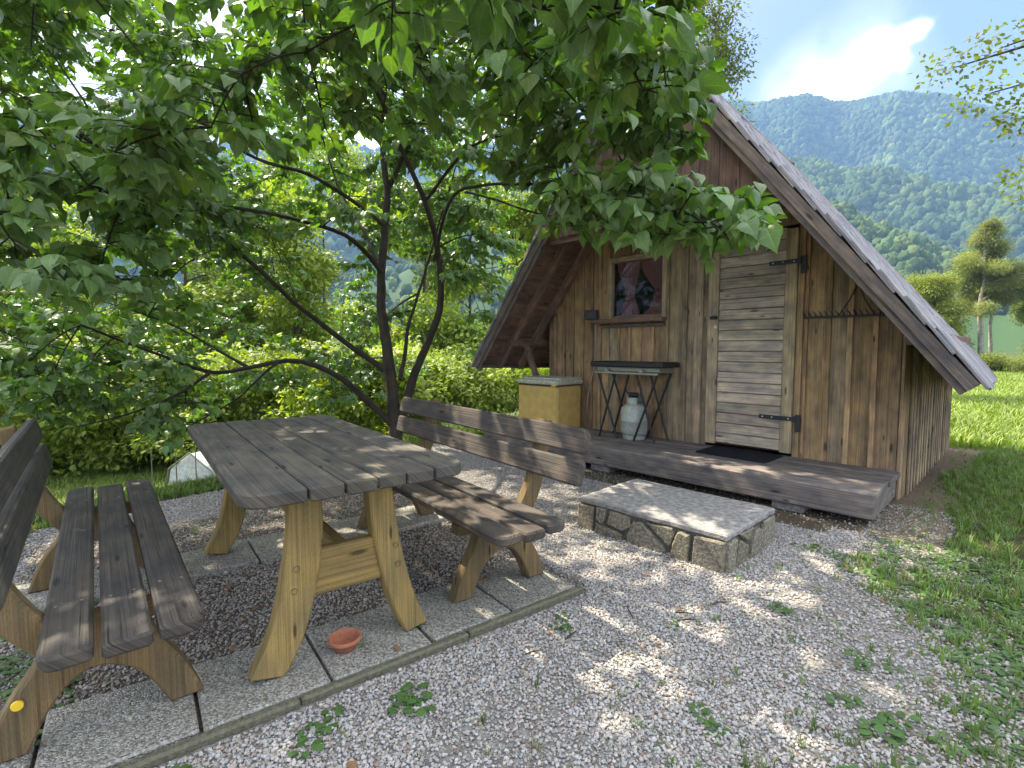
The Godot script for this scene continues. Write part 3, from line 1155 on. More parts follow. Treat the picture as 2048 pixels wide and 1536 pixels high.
func make_hut() -> void:
	var hut := thing("timber_hut", "brown timber hut with a steep shingled roof and plank door", "hut")
	var z := WALL_Z - 0.0125
	var base := DECK_Y - 0.10
	# front wall, left of the window
	var xs := [-4.345, -4.225, -4.085, -3.95, -3.80, -3.665, -3.545, -3.425]
	for i in xs.size() - 1:
		wall_board(hut, "wall_board", M.wall, xs[i] + 0.002, xs[i + 1] - 0.002, base, 9.0, z - rng.randf() * 0.003, 0.025)
		if i > 0:
			wall_board(hut, "batten", M.wall, xs[i] - 0.02, xs[i] + 0.02, base, 9.0, z + 0.024, 0.022, 0.0, 0.17)
	# under and over the window
	xs = [-3.425, -3.29, -3.15, -3.01, -2.86, -2.705]
	for i in xs.size() - 1:
		wall_board(hut, "wall_board", M.wall_warm if i > 0 else M.wall_grey, xs[i] + 0.002, xs[i + 1] - 0.002, base, 1.52, z - rng.randf() * 0.003, 0.025)
		wall_board(hut, "wall_board", M.wall, xs[i] + 0.002, xs[i + 1] - 0.002, 2.20, 9.0, z - rng.randf() * 0.003, 0.025)
		if i > 0:
			wall_board(hut, "batten", M.wall_warm, xs[i] - 0.014, xs[i] + 0.014, 1.0, 1.46, z + 0.022, 0.018)
	# between window and door
	xs = [-2.705, -2.50, -2.365, -2.262]
	for i in xs.size() - 1:
		wall_board(hut, "wall_board", M.wall_grey, xs[i] + 0.002, xs[i + 1] - 0.002, base, 9.0, z - rng.randf() * 0.003, 0.025)
	for q in [[-2.70, 0.035], [-2.505, 0.05], [-2.36, 0.085]]:
		wall_board(hut, "batten", M.wall_grey, q[0] - q[1] / 2, q[0] + q[1] / 2, base, 9.0, z + 0.025, 0.024, 0.01, 0.17)
	# over the door
	for i in 5:
		wall_board(hut, "wall_board", M.wall, -2.26 + i * 0.157, -2.26 + (i + 1) * 0.157 - 0.004, 2.26, 9.0, z - rng.randf() * 0.003, 0.025)
	# right of the door
	xs = [-1.472, -1.395, -1.24, -1.075, -0.905, -0.735]
	for i in xs.size() - 1:
		wall_board(hut, "wall_board", M.wall_warm if i == 0 else (M.wall_grey if i == 2 else M.wall), xs[i] + 0.002, xs[i + 1] - 0.002, base, 9.0, z - rng.randf() * 0.003, 0.025)
	for q in [[-1.445, 0.05, 0.0], [-1.395, 0.022, 0.0], [-1.235, 0.058, -0.006], [-1.072, 0.04, -0.004], [-0.90, 0.036, -0.004]]:
		wall_board(hut, "batten", M.wall_warm, q[0] - q[1] / 2, q[0] + q[1] / 2, base + 0.08, 9.0, z + 0.025, 0.024, q[2], 0.17)
	# corner posts, sill beam
	wood(hut, "corner_post", M.dark_wood, Vector3(0.10, 1.45, 0.10), Vector3(-0.775, 0.665, z - 0.065), 1)
	wood(hut, "corner_board", M.wall, Vector3(0.022, 1.46, 0.13), Vector3(-0.722, 0.66, z - 0.05), 1)
	wood(hut, "corner_post", M.dark_wood, Vector3(0.10, 1.45, 0.10), Vector3(-4.30, 0.665, z - 0.065), 1)
	wood(hut, "sill_beam", M.dark_wood, Vector3(3.4, 0.15, 0.12), Vector3(-2.54, 0.12, z - 0.075), 0)
	# side wall towards the lawn: boards from front to back
	var zz := z - 0.02
	var k := 0
	while zz > REAR_Z + 0.05:
		var w := rng.randf_range(0.13, 0.19)
		var s := Shape.new()
		s.grain = 1
		s.off = Vector2(rng.randf(), rng.randf())
		var t := rng.randf_range(0.55, 1.0)
		s.col = Color(t, t, t * 0.92)
		s.xf.origin = Vector3(-0.722 - rng.randf() * 0.004, 0.62, zz - 0.115 - w / 2)
		s.box(Vector3(0.024, 1.26, w - 0.005), 0.003)
		part(hut, "wall_board", s.mesh(), M.wall_grey if k % 3 else M.wall)
		if k > 0:
			wood(hut, "batten", M.wall_grey, Vector3(0.02, 1.24, 0.035), Vector3(-0.699, 0.62, zz - 0.115), 1)
		zz -= w
		k += 1
	# the two walls that face away, plainly boarded
	for i in 19:
		wood(hut, "wall_board", M.wall, Vector3(0.024, 1.42, 0.150), Vector3(-4.36, 0.70, z - 0.10 - i * 0.153), 1)
	for i in 16:
		wall_board(hut, "wall_board", M.wall, -4.35 + i * 0.226, -4.35 + (i + 1) * 0.226 - 0.004, 0.0, 9.0, REAR_Z, 0.025, 0.0, 0.42)
	for x in [-0.95, -4.165]:  # unseen boards added inside to stop light leaking in at the eaves
		wood(hut, "light_stop_board", M.dark_wood, Vector3(0.05, 0.62, 2.82), Vector3(x, 1.30, -6.28), 2)
	wood(hut, "floor_boards", M.dark_wood, Vector3(3.5, 0.04, 2.8), Vector3(-2.54, 0.2, -6.27), 0)
	make_gable(hut)
	make_door(hut)
	make_window(hut)
	make_roof(hut)


func make_gable(hut: Node3D) -> void:
	# the boarded upper gable stands forward over the deck
	var xs := -3.86
	while xs < -1.27:
		var w := minf(0.165, -1.26 - xs)
		if roof_y(xs) > 2.65 or roof_y(xs + w) > 2.65:
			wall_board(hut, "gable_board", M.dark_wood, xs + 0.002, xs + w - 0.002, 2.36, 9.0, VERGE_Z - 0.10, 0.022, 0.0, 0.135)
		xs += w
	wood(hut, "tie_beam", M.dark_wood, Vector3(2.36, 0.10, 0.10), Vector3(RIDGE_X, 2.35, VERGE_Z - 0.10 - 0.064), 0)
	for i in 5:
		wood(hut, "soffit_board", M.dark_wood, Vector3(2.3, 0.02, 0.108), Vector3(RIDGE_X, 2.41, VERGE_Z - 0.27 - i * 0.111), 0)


func make_door(hut: Node3D) -> void:
	var door := Node3D.new()
	door.name = "door"
	hut.add_child(door)
	var z := WALL_Z + 0.012
	for q in [[-2.203, 0.10], [-1.522, 0.095]]:
		wood(door, "stile", M.door_frame, Vector3(q[1], 1.95, 0.035), Vector3(q[0], 0.275 + 0.975, z + 0.012), 1)
	for i in 20:
		var y := 0.29 + i * 0.0975
		wood(door, "door_board", M.door, Vector3(0.578, 0.094, 0.016), Vector3(-1.861, y + 0.05, z + 0.004), 0, Vector3(-0.13, 0, rng.randf_range(-0.007, 0.007)), 0.004)
	wood(door, "backing", M.dark_wood, Vector3(0.76, 1.95, 0.012), Vector3(-1.862, 1.25, z - 0.022), 1)
	for q in [[1.94, -1.70], [0.585, -1.745]]:
		var s := Shape.new()
		var y: float = q[0]
		s.xf.origin = Vector3((q[1] - 1.42) / 2.0, y, z + 0.036)
		s.box(Vector3(-1.42 - q[1], 0.036, 0.006), 0.001)
		s.xf.origin = Vector3(-1.425, y - 0.035, z + 0.036)
		s.box(Vector3(0.045, 0.15, 0.008), 0.001)
		s.xf.origin = Vector3(-1.45, y, z + 0.042)
		s.box(Vector3(0.018, 0.05, 0.016), 0.003)
		var h := part(door, "hinge", s.mesh(), M.black_iron)
		for nx in [q[1] + 0.03, q[1] + 0.11, -1.50]:
			var nail := Shape.new()
			nail.xf = Transform3D(Basis(Vector3.RIGHT, PI / 2), Vector3(nx, y, z + 0.039))
			nail.lathe(PackedVector2Array([Vector2(0.007, 0), Vector2(0.006, 0.003), Vector2(0, 0.005)]), 8)
			part(h, "bolt", nail.mesh(), M.white_nail)
	var latch := Shape.new()
	latch.xf.origin = Vector3(-2.19, 1.49, z + 0.036)
	latch.box(Vector3(0.075, 0.03, 0.012), 0.002)
	latch.xf = Transform3D(Basis(Vector3.RIGHT, PI / 2), Vector3(-2.175, 1.49, z + 0.04))
	latch.lathe(PackedVector2Array([Vector2(0.014, 0), Vector2(0.011, 0.02), Vector2(0.02, 0.026), Vector2(0.02, 0.036), Vector2(0, 0.04)]), 12)
	part(door, "latch", latch.mesh(), M.black_iron)
	var key := Shape.new()
	key.xf = Transform3D(Basis(Vector3.RIGHT, PI / 2), Vector3(-2.172, 1.40, z + 0.03))
	key.lathe(PackedVector2Array([Vector2(0.016, 0), Vector2(0.015, 0.003), Vector2(0, 0.004)]), 12)
	part(door, "keyhole_plate", key.mesh(), M.white_nail)


func make_window(hut: Node3D) -> void:
	var win := Node3D.new()
	win.name = "window"
	hut.add_child(win)
	var z := WALL_Z
	for x in [-3.402, -2.722]:
		wood(win, "frame", M.wall_grey, Vector3(0.055, 0.68, 0.07), Vector3(x, 1.86, z + 0.01), 1)
	wood(win, "frame", M.wall_grey, Vector3(0.625, 0.055, 0.07), Vector3(-3.062, 2.172, z + 0.01), 0)
	wood(win, "frame", M.dark_wood, Vector3(0.625, 0.035, 0.05), Vector3(-3.062, 1.54, z), 0)
	wood(win, "sill", M.dark_wood, Vector3(0.89, 0.045, 0.13), Vector3(-3.14, 1.50, z + 0.066), 0, Vector3(0.05, 0, 0), 0.006)
	wood(win, "sill_rail", M.deck, Vector3(0.80, 0.03, 0.04), Vector3(-3.12, 1.445, z + 0.026), 0)
	var g := Shape.new()
	g.xf.origin = Vector3(-3.062, 1.85, z - 0.012)
	g.box(Vector3(0.625, 0.59, 0.004), 0.0005)
	part(win, "pane", g.mesh(), M.glass)
	# two curtains gathered to the middle of each half, open at the foot
	for q in [[-3.36, -3.06, -3.17], [-3.06, -2.765, -2.80]]:
		var s := Shape.new()
		var nx := 34
		var ny := 12
		for j in ny:
			for i in nx:
				var p := []
				for e in [[i, j], [i + 1, j], [i + 1, j + 1], [i, j + 1]]:
					var u: float = float(e[0]) / nx
					var t: float = float(e[1]) / ny
					var tie := exp(-pow((t - 0.62) * 3.2, 2.0))
					var x := lerpf(q[0], q[1], u)
					x = lerpf(x, q[2] + (u - 0.5) * 0.06, tie * 0.82)
					if t > 0.62:
						x = lerpf(x, q[2] + (u - 0.5) * 0.24, (t - 0.62) * 1.4)
					p.append([Vector3(x, 2.15 - t * 0.60, z - 0.045 + 0.012 * sin(u * 44.0)), Vector2(u * 1.4, t)])
				var out := Vector3(0.25 * cos(i * 1.3), 0, 1).normalized()
				s.smooth_tri([p[0][0], p[1][0], p[2][0]], [out, out, out], [p[0][1], p[1][1], p[2][1]])
				s.smooth_tri([p[0][0], p[2][0], p[3][0]], [out, out, out], [p[0][1], p[2][1], p[3][1]])
		part(win, "curtain", s.mesh(), M.curtain)


func roof_point(side: float, t: float, z: float) -> Vector3:
	# t metres down the slope from the ridge; the old roof has settled and drawn in towards the back
	var back := (VERGE_Z - z) / 3.9
	var k := t / 3.795
	return Vector3(RIDGE_X + side * (0.6152 * t - 0.14 * back * k), RIDGE_Y - 0.7884 * t - back * lerpf(0.25, 0.09, k), z)


func roof_frame(side: float, t: float, z: float, lengthwise := false) -> Transform3D:
	# x runs down the slope, y out of the roof
	var o := roof_point(side, t, z)
	var x := (roof_point(side, t + 0.2, z) - roof_point(side, t - 0.2, z)).normalized()
	var along := (roof_point(side, t, z + 0.2) - roof_point(side, t, z - 0.2)).normalized() * side
	var y := along.cross(x).normalized()
	if lengthwise:  # keep true to the ridge rather than to the slope
		return Transform3D(Basis(y.cross(along), y, along), o)
	return Transform3D(Basis(x, y, x.cross(y)), o)


func make_roof(hut: Node3D) -> void:
	var roof := Node3D.new()
	roof.name = "roof"
	hut.add_child(roof)
	var length := 3.795
	var z0 := VERGE_Z + 0.03
	var z1 := REAR_Z - 0.22
	var deep := z0 - z1
	var zm := (z0 + z1) / 2.0
	var variants := []
	for k in 7:
		var s := Shape.new()
		var t := rng.randf_range(0.6, 1.0)
		s.col = Color(t, t * rng.randf_range(0.97, 1.0), t)
		s.off = Vector2(rng.randf(), rng.randf())
		s.box(Vector3(0.44, 0.018, rng.randf_range(0.155, 0.17)), 0.003)
		variants.append(s.mesh())
	var rest := Shape.new()
	for side in [1.0, -1.0]:
		var courses := 15
		var step := length / courses
		for r in courses:
			var n := 23
			for i in n:
				var zz: float = z0 - (i + 0.5) * deep / n + rng.randf_range(-0.006, 0.006)
				var t := (r + 0.5) * step + 0.04 + rng.randf_range(-0.014, 0.014)
				var local := Transform3D(Basis.from_euler(Vector3(rng.randf_range(-0.02, 0.02), rng.randf_range(-0.012, 0.012), -0.055 + rng.randf_range(-0.014, 0.01))), Vector3(0, -0.012 + rng.randf_range(0.0, 0.005), 0))
				var fr := roof_frame(side, maxf(t - 0.06, 0.225), zz)
				if side > 0.0 and i < 20:
					part(roof, "shingle", variants[rng.randi() % 7], M.shingle, fr * local)
				else:
					var g := rng.randf_range(0.65, 1.0)
					rest.col = Color(g, g, g)
					rest.off = Vector2(rng.randf(), rng.randf())
					rest.xf = fr * local
					rest.box(Vector3(0.44, 0.018, 0.162), 0.003)
		# boards laid under the shingles, close together
		for i in 20:
			var w := length / 20.0
			var s := Shape.new()
			s.grain = 2
			s.off = Vector2(rng.randf(), rng.randf())
			var g := rng.randf_range(0.7, 1.0)
			s.col = Color(g, g * 0.95, g * 0.9)
			s.box(Vector3(w - 0.004, 0.02, deep - 0.06), 0.002)
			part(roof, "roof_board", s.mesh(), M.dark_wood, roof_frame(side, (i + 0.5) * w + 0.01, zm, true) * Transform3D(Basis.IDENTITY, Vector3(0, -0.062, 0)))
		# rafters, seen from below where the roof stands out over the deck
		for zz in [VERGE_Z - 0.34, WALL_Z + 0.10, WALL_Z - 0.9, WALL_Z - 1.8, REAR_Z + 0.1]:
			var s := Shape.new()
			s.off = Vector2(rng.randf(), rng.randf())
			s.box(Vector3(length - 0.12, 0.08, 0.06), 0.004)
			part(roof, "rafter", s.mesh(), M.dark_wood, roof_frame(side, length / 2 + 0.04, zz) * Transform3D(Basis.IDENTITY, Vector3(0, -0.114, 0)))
		# verge boards: a wide one in front and a narrower one below it, set back
		for q in [[0.074, -0.070, VERGE_Z - 0.002, 0.026], [0.046, -0.124, VERGE_Z - 0.024, 0.026]]:
			var s := Shape.new()
			s.off = Vector2(rng.randf(), rng.randf())
			s.box(Vector3(length + 0.02 + q[1] * 0.3, q[0], q[3]), 0.004)
			part(roof, "verge_board", s.mesh(), M.barge, roof_frame(side, length / 2.0 + 0.015 + 0.16 * absf(q[1]), q[2]) * Transform3D(Basis.IDENTITY, Vector3(0, q[1], 0)))
		# board along the eave
		var e := Shape.new()
		e.grain = 2
		e.off = Vector2(rng.randf(), rng.randf())
		e.box(Vector3(0.022, 0.07, deep - 0.1), 0.003)
		part(roof, "eave_board", e.mesh(), M.barge, roof_frame(side, length - 0.02, zm, true) * Transform3D(Basis.IDENTITY, Vector3(0, -0.10, 0)))
	var o := part(roof, "shingle_courses", rest.mesh(), M.shingle)
	o.set_meta("kind", "stuff")
	wood(roof, "ridge_beam", M.dark_wood, Vector3(0.1, 0.14, deep - 0.1), Vector3(RIDGE_X, RIDGE_Y - 0.62, zm), 2)
	var cap := Shape.new()
	for side in [1.0, -1.0]:
		cap.xf = roof_frame(side, 0.06, zm, true) * Transform3D(Basis.IDENTITY, Vector3(0, 0.012, 0))
		cap.box(Vector3(0.16, 0.016, deep + 0.02), 0.003)
	part(roof, "ridge_cap", cap.mesh(), M.shingle)
	# eave beams carried out from the wall, and the strut under the near one
	for x in [-4.52, -0.60]:
		wood(roof, "eave_beam", M.dark_wood, Vector3(0.08, 0.10, 3.5), Vector3(x, 1.27, -6.05), 2)
	for q in [[-4.52, -4.36]]:
		var s := Shape.new()
		s.grain = 1
		s.box(Vector3(0.06, 0.50, 0.06), 0.005)
		part(roof, "strut", s.mesh(), M.dark_wood, Transform3D(Basis(Vector3(0, 0, 1), 0.42 * signf(q[1] - q[0])) * Basis(Vector3(0, 0, 1), 0.0), Vector3((q[0] + q[1]) / 2, 1.02, WALL_Z + 0.22)))


func make_deck() -> void:
	var d := thing("wooden_deck", "grey plank deck with a thick front beam along the hut wall", "deck", Vector3(-2.65, 0, 0))
	var long := 3.9
	var z := -3.958
	for i in 4:
		wood(d, "deck_board", M.deck, Vector3(long, 0.04, 0.205), Vector3(rng.randf_range(-0.006, 0.006), DECK_Y - 0.02 + rng.randf_range(-0.002, 0.002), z - 0.125 - i * 0.209), 0, Vector3.ZERO, 0.006)
	wood(d, "front_beam", M.deck, Vector3(long, 0.178, 0.07), Vector3(0, DECK_Y - 0.089 - 0.004, z - 0.036), 0, Vector3.ZERO, 0.01, 0.8)
	for x in [-1.9, 1.905]:
		wood(d, "end_board", M.deck, Vector3(0.05, 0.15, 0.74), Vector3(x, DECK_Y - 0.118, z - 0.445), 2, Vector3.ZERO, 0.006, 0.85)
	for x in [-1.7, -0.3, 1.4]:
		wood(d, "joist", M.dark_wood, Vector3(0.08, 0.14, 0.74), Vector3(x, DECK_Y - 0.115, z - 0.445), 2)
		for zz in [z - 0.16, z - 0.7]:
			var s := Shape.new()
			s.box(Vector3(0.22, 0.13, 0.18), 0.01)
			part(d, "footing", s.mesh(), M.concrete, Transform3D(Basis.IDENTITY, Vector3(x, 0.0, zz)))


# ---------------------------------------------------------------- things on and by the deck

func make_fridge() -> void:
	var f := thing("small_fridge", "old mustard-yellow box fridge with a cream lid on the deck", "fridge", Vector3(-4.045, DECK_Y, -4.515))
	var b := Shape.new()
	b.xf.origin = Vector3(0, 0.265, 0)
	b.box(Vector3(0.615, 0.50, 0.42), 0.012)
	part(f, "body", b.mesh(), M.fridge)
	var door := Shape.new()
	door.xf.origin = Vector3(0, 0.27, 0.219)
	door.box(Vector3(0.60, 0.47, 0.016), 0.006)
	part(f, "door", door.mesh(), M.fridge)
	var badge := Shape.new()
	badge.xf.origin = Vector3(-0.02, 0.455, 0.2285)
	badge.box(Vector3(0.10, 0.014, 0.002), 0.0005)
	part(f, "badge", badge.mesh(), M.lid)
	var trim := Shape.new()
	trim.xf.origin = Vector3(0, 0.523, 0.005)
	trim.box(Vector3(0.60, 0.02, 0.42), 0.002)
	part(f, "gasket", trim.mesh(), M.rubber)
	var lid := Shape.new()
	lid.xf.origin = Vector3(0, 0.555, 0.008)
	lid.box(Vector3(0.66, 0.05, 0.46), 0.012)
	part(f, "lid", lid.mesh(), M.lid)
	var tray := Shape.new()
	tray.xf.origin = Vector3(0.01, 0.592, -0.02)
	tray.box(Vector3(0.62, 0.026, 0.38), 0.008)
	part(f, "top_tray", tray.mesh(), M.lid)
	var catch := Shape.new()
	catch.xf.origin = Vector3(0.27, 0.525, 0.235)
	catch.box(Vector3(0.07, 0.03, 0.012), 0.003)
	part(f, "catch", catch.mesh(), M.fridge)
	for x in [-0.26, 0.26]:
		for z in [-0.16, 0.16]:
			var s := Shape.new()
			s.xf.origin = Vector3(x, 0.0, z)
			s.lathe(PackedVector2Array([Vector2(0, 0), Vector2(0.02, 0), Vector2(0.022, 0.018), Vector2(0, 0.018)]), 12)
			part(f, "foot", s.mesh(), M.rubber)


func make_gas() -> void:
	var g := thing("gas_bottle", "grey-green gas bottle standing under the camping stove", "gas bottle", Vector3(-2.93, DECK_Y, -4.60))
	var b := Shape.new()
	b.lathe(PackedVector2Array([Vector2(0, 0.03), Vector2(0.105, 0.034), Vector2(0.130, 0.06), Vector2(0.138, 0.09), Vector2(0.139, 0.185), Vector2(0.1415, 0.188), Vector2(0.1415, 0.194), Vector2(0.139, 0.197), Vector2(0.138, 0.29), Vector2(0.131, 0.325), Vector2(0.108, 0.352), Vector2(0.07, 0.368), Vector2(0, 0.372)]), 36)
	part(g, "cylinder", b.mesh(), M.gas)
	var ring := Shape.new()
	ring.lathe(PackedVector2Array([Vector2(0.112, 0.0), Vector2(0.116, 0.0), Vector2(0.118, 0.04), Vector2(0.112, 0.042), Vector2(0.110, 0.0)]), 28)
	part(g, "foot_ring", ring.mesh(), M.gas)
	var collar := Shape.new()
	for k in 22:
		var w0 := 0.7 + k * 0.22
		var w1 := w0 + 0.222
		for q in [[0.078, 0.074]]:
			var o0 := Vector3(cos(w0), 0, sin(w0))
			var o1 := Vector3(cos(w1), 0, sin(w1))
			var y0 := Vector3(0, 0.35, 0)
			var y1 := Vector3(0, 0.435 + (0.02 if k > 5 and k < 16 else 0.0), 0)
			collar.quad(o0 * q[0] + y0, o1 * q[0] + y0, o1 * q[0] + y1, o0 * q[0] + y1, o0)
			collar.quad(o0 * q[1] + y0, o1 * q[1] + y0, o1 * q[1] + y1, o0 * q[1] + y1, -o0)
			collar.quad(o0 * q[1] + y1, o1 * q[1] + y1, o1 * q[0] + y1, o0 * q[0] + y1, Vector3.UP)
	part(g, "collar", collar.mesh(), M.gas)
	var valve := Shape.new()
	valve.lathe(PackedVector2Array([Vector2(0.02, 0.36), Vector2(0.018, 0.41), Vector2(0.03, 0.415), Vector2(0.032, 0.44), Vector2(0, 0.445)]), 14)
	valve.xf.origin = Vector3(-0.01, 0.462, 0.0)
	valve.box(Vector3(0.10, 0.045, 0.06), 0.012)
	part(g, "regulator", valve.mesh(), M.rubber)
	var hose := Shape.new()
	hose.tube(PackedVector3Array([Vector3(-0.05, 0.46, 0.0), Vector3(-0.09, 0.48, 0.01), Vector3(-0.11, 0.54, 0.0), Vector3(-0.10, 0.62, -0.01), Vector3(-0.06, 0.70, -0.01)]), PackedFloat32Array([0.008, 0.008, 0.008, 0.008, 0.008]), 8)
	part(g, "hose", hose.mesh(), M.rubber)


func make_stove() -> void:
	var s := thing("camping_stove", "black-topped camping stove on a folding stand under the window", "stove", Vector3(-2.95, DECK_Y, -4.60))
	var top := Shape.new()
	top.xf.origin = Vector3(0, 0.782, 0)
	top.box(Vector3(0.86, 0.055, 0.36), 0.01)
	part(s, "lid", top.mesh(), M.stove)
	var tray := Shape.new()
	tray.xf.origin = Vector3(0, 0.730, -0.02)
	tray.box(Vector3(0.74, 0.06, 0.30), 0.012)
	part(s, "burner_tray", tray.mesh(), M.stove_metal)
	var rail := Shape.new()
	rail.tube(PackedVector3Array([Vector3(-0.38, 0.69, 0.165), Vector3(0.38, 0.69, 0.165)]), PackedFloat32Array([0.012, 0.012]), 8)
	part(s, "front_rail", rail.mesh(), M.stove_metal)
	for x in [-0.22, 0.2]:
		var k := Shape.new()
		k.xf = Transform3D(Basis(Vector3.RIGHT, PI / 2), Vector3(x, 0.715, 0.15))
		k.lathe(PackedVector2Array([Vector2(0.022, 0), Vector2(0.02, 0.03), Vector2(0, 0.032)]), 14)
		part(s, "knob", k.mesh(), M.stove_metal)
	for z in [-0.13, 0.13]:
		for q in [[-0.36, -0.10], [-0.13, -0.33], [0.12, 0.34], [0.36, 0.10]]:
			var l := Shape.new()
			l.tube(PackedVector3Array([Vector3(q[0], 0.69, z), Vector3(q[1], 0.0, z)]), PackedFloat32Array([0.011, 0.011]), 8)
			part(s, "leg", l.mesh(), M.stove)


func make_small_things() -> void:
	var m := Shape.new()
	m.xf = Transform3D(Basis(Vector3.RIGHT, -PI / 2), Vector3.ZERO)
	m.slab(rounded_board(0.62, 0.40, [0.03, 0.03, 0.03, 0.03]), 0.0, 0.012, 0.003)
	var o := part(self, "doormat", m.mesh(), M.mat, Transform3D(Basis(Vector3.UP, -0.03), Vector3(-1.83, DECK_Y + 0.001, -4.56)))
	tag(o, "black doormat on the deck below the door", "doormat")

	var r := thing("garden_rake", "iron rake head hung teeth-up on the wall right of the door", "rake", Vector3(-1.13, 1.455, WALL_Z + 0.045))
	var bar := Shape.new()
	bar.box(Vector3(0.56, 0.018, 0.014), 0.003)
	part(r, "bar", bar.mesh(), M.black_iron)
	for i in 14:
		var t := Shape.new()
		var x := -0.265 + i * 0.0405
		t.tube(PackedVector3Array([Vector3(x, 0.0, 0), Vector3(x - 0.008, 0.028, 0.004), Vector3(x - 0.026, 0.052, 0.012)]), PackedFloat32Array([0.0055, 0.005, 0.002]), 6)
		part(r, "tooth", t.mesh(), M.black_iron)
	var tang := Shape.new()
	for q in [[-0.03, 0.0], [0.22, 0.0]]:
		tang.tube(PackedVector3Array([Vector3(q[0], 0.0, 0.0), Vector3(lerpf(q[0], 0.10, 0.6), 0.13, 0.0), Vector3(0.10, 0.26, 0.0)]), PackedFloat32Array([0.005, 0.005, 0.006]), 6)
	part(r, "tang", tang.mesh(), M.black_iron)
	var nail := Shape.new()
	nail.xf = Transform3D(Basis(Vector3.RIGHT, PI / 2), Vector3(0.10, 0.245, -0.035))
	nail.lathe(PackedVector2Array([Vector2(0.004, 0), Vector2(0.004, 0.045), Vector2(0.009, 0.046), Vector2(0, 0.05)]), 8)
	part(r, "nail", nail.mesh(), M.black_iron)

	var e := thing("socket_box", "dark electrical box with a cable beside the window sill", "socket", Vector3(-3.625, 1.58, WALL_Z + 0.035))
	var b := Shape.new()
	b.xf.origin = Vector3(0, 0, 0.03)
	b.box(Vector3(0.16, 0.11, 0.07), 0.008)
	part(e, "housing", b.mesh(), M.box_plastic)
	var flap := Shape.new()
	flap.xf.origin = Vector3(0.012, 0.0, 0.069)
	flap.box(Vector3(0.09, 0.08, 0.008), 0.003)
	part(e, "flap", flap.mesh(), M.box_plastic)
	var cable := Shape.new()
	var path := PackedVector3Array()
	var rad := PackedFloat32Array()
	for i in 13:
		var t := i / 12.0
		path.append(Vector3(0.05 + 0.03 * sin(t * 5.0) - 0.08 * t, -0.05 - t * 1.05, 0.02 + 0.01 * sin(t * 9.0)))
		rad.append(0.007)
	cable.tube(path, rad, 6)
	part(e, "cable", cable.mesh(), M.cable)


# ---------------------------------------------------------------- leaves and trees

func leaf_mesh(droop: float, fold: float, wide: float, stalk := 0.22) -> ArrayMesh:
	# one leaf of length 1 along x: heart-shaped base, long point, two cupped halves either side of the midrib
	var ts := [-0.07, 0.0, 0.08, 0.2, 0.34, 0.48, 0.62, 0.76, 0.88, 1.0]
	var ws := [0.10, 0.24, 0.345, 0.41, 0.415, 0.365, 0.27, 0.15, 0.06, 0.004]
	var skew := rng.randf_range(-0.1, 0.1)
	var at := func(i: int, j: int) -> Vector3:
		var t: float = ts[clampi(i, 0, ts.size() - 1)]
		var c := j / 2.0
		var w: float = ws[clampi(i, 0, ts.size() - 1)] * wide * c
		var lift := fold * absf(w) * (1.0 - 0.55 * absf(c)) + 0.018 * sin(t * 17.0 + c * 2.0) * absf(c)
		var tt := lerpf(maxf(t, 0.0), t, absf(c))
		return Vector3(tt, lift - droop * tt * tt, w + skew * tt * tt)
	var sh := Shape.new()
	var m := ts.size()
	var normal := func(i: int, j: int, sgn: int) -> Vector3:
		var du: Vector3 = at.call(i + 1, j) - at.call(i - 1, j)
		var j0 := maxi(j - 1, 0) if sgn > 0 else maxi(j - 1, -2)
		var j1 := mini(j + 1, 2) if sgn > 0 else mini(j + 1, 0)
		var dv: Vector3 = at.call(i, j1) - at.call(i, j0)
		var n := dv.cross(du)
		return (n if n.y > 0.0 else -n).normalized()
	for j in [-2, -1, 0, 1]:
		var sgn := -1 if j < 0 else 1
		for i in m - 1:
			var p := []
			var n := []
			for e in [[i, j], [i + 1, j], [i + 1, j + 1], [i, j + 1]]:
				p.append(at.call(e[0], e[1]))
				n.append(normal.call(e[0], e[1], sgn))
			var w := []
			for e in [[i, j], [i + 1, j], [i + 1, j + 1], [i, j + 1]]:
				w.append(Vector2(clampf(ts[e[0]], 0.02, 0.98), 0.5 + e[1] * 0.24))
			sh.smooth_tri([p[0], p[1], p[2]], [n[0], n[1], n[2]], [w[0], w[1], w[2]])
			sh.smooth_tri([p[0], p[2], p[3]], [n[0], n[2], n[3]], [w[0], w[2], w[3]])
	if stalk > 0.0:
		sh.quad(Vector3(-stalk, 0.06, 0.0), Vector3(0, 0, 0.012), Vector3(0.02, 0.012, 0), Vector3(-stalk, 0.075, 0.0), Vector3(0, 0.3, 1))
		sh.quad(Vector3(-stalk, 0.06, 0.0), Vector3(0, 0, -0.012), Vector3(0.02, 0.012, 0), Vector3(-stalk, 0.075, 0.0), Vector3(0, 0.3, -1))
	return sh.mesh()


func leaf_at(p: Vector3, heading: Vector3, drop: float, roll: float, size: float) -> Transform3D:
	var flat := Vector3(heading.x, 0, heading.z)
	if flat.length() < 0.01:
		flat = Vector3.RIGHT
	flat = flat.normalized()
	var x := (flat * cos(drop) - Vector3.UP * sin(drop)).normalized()
	var side := flat.cross(Vector3.UP).normalized()
	var y := side.cross(x).normalized()
	return Transform3D(Basis(x, y, x.cross(y)).rotated(x, roll).scaled(Vector3.ONE * size), p)


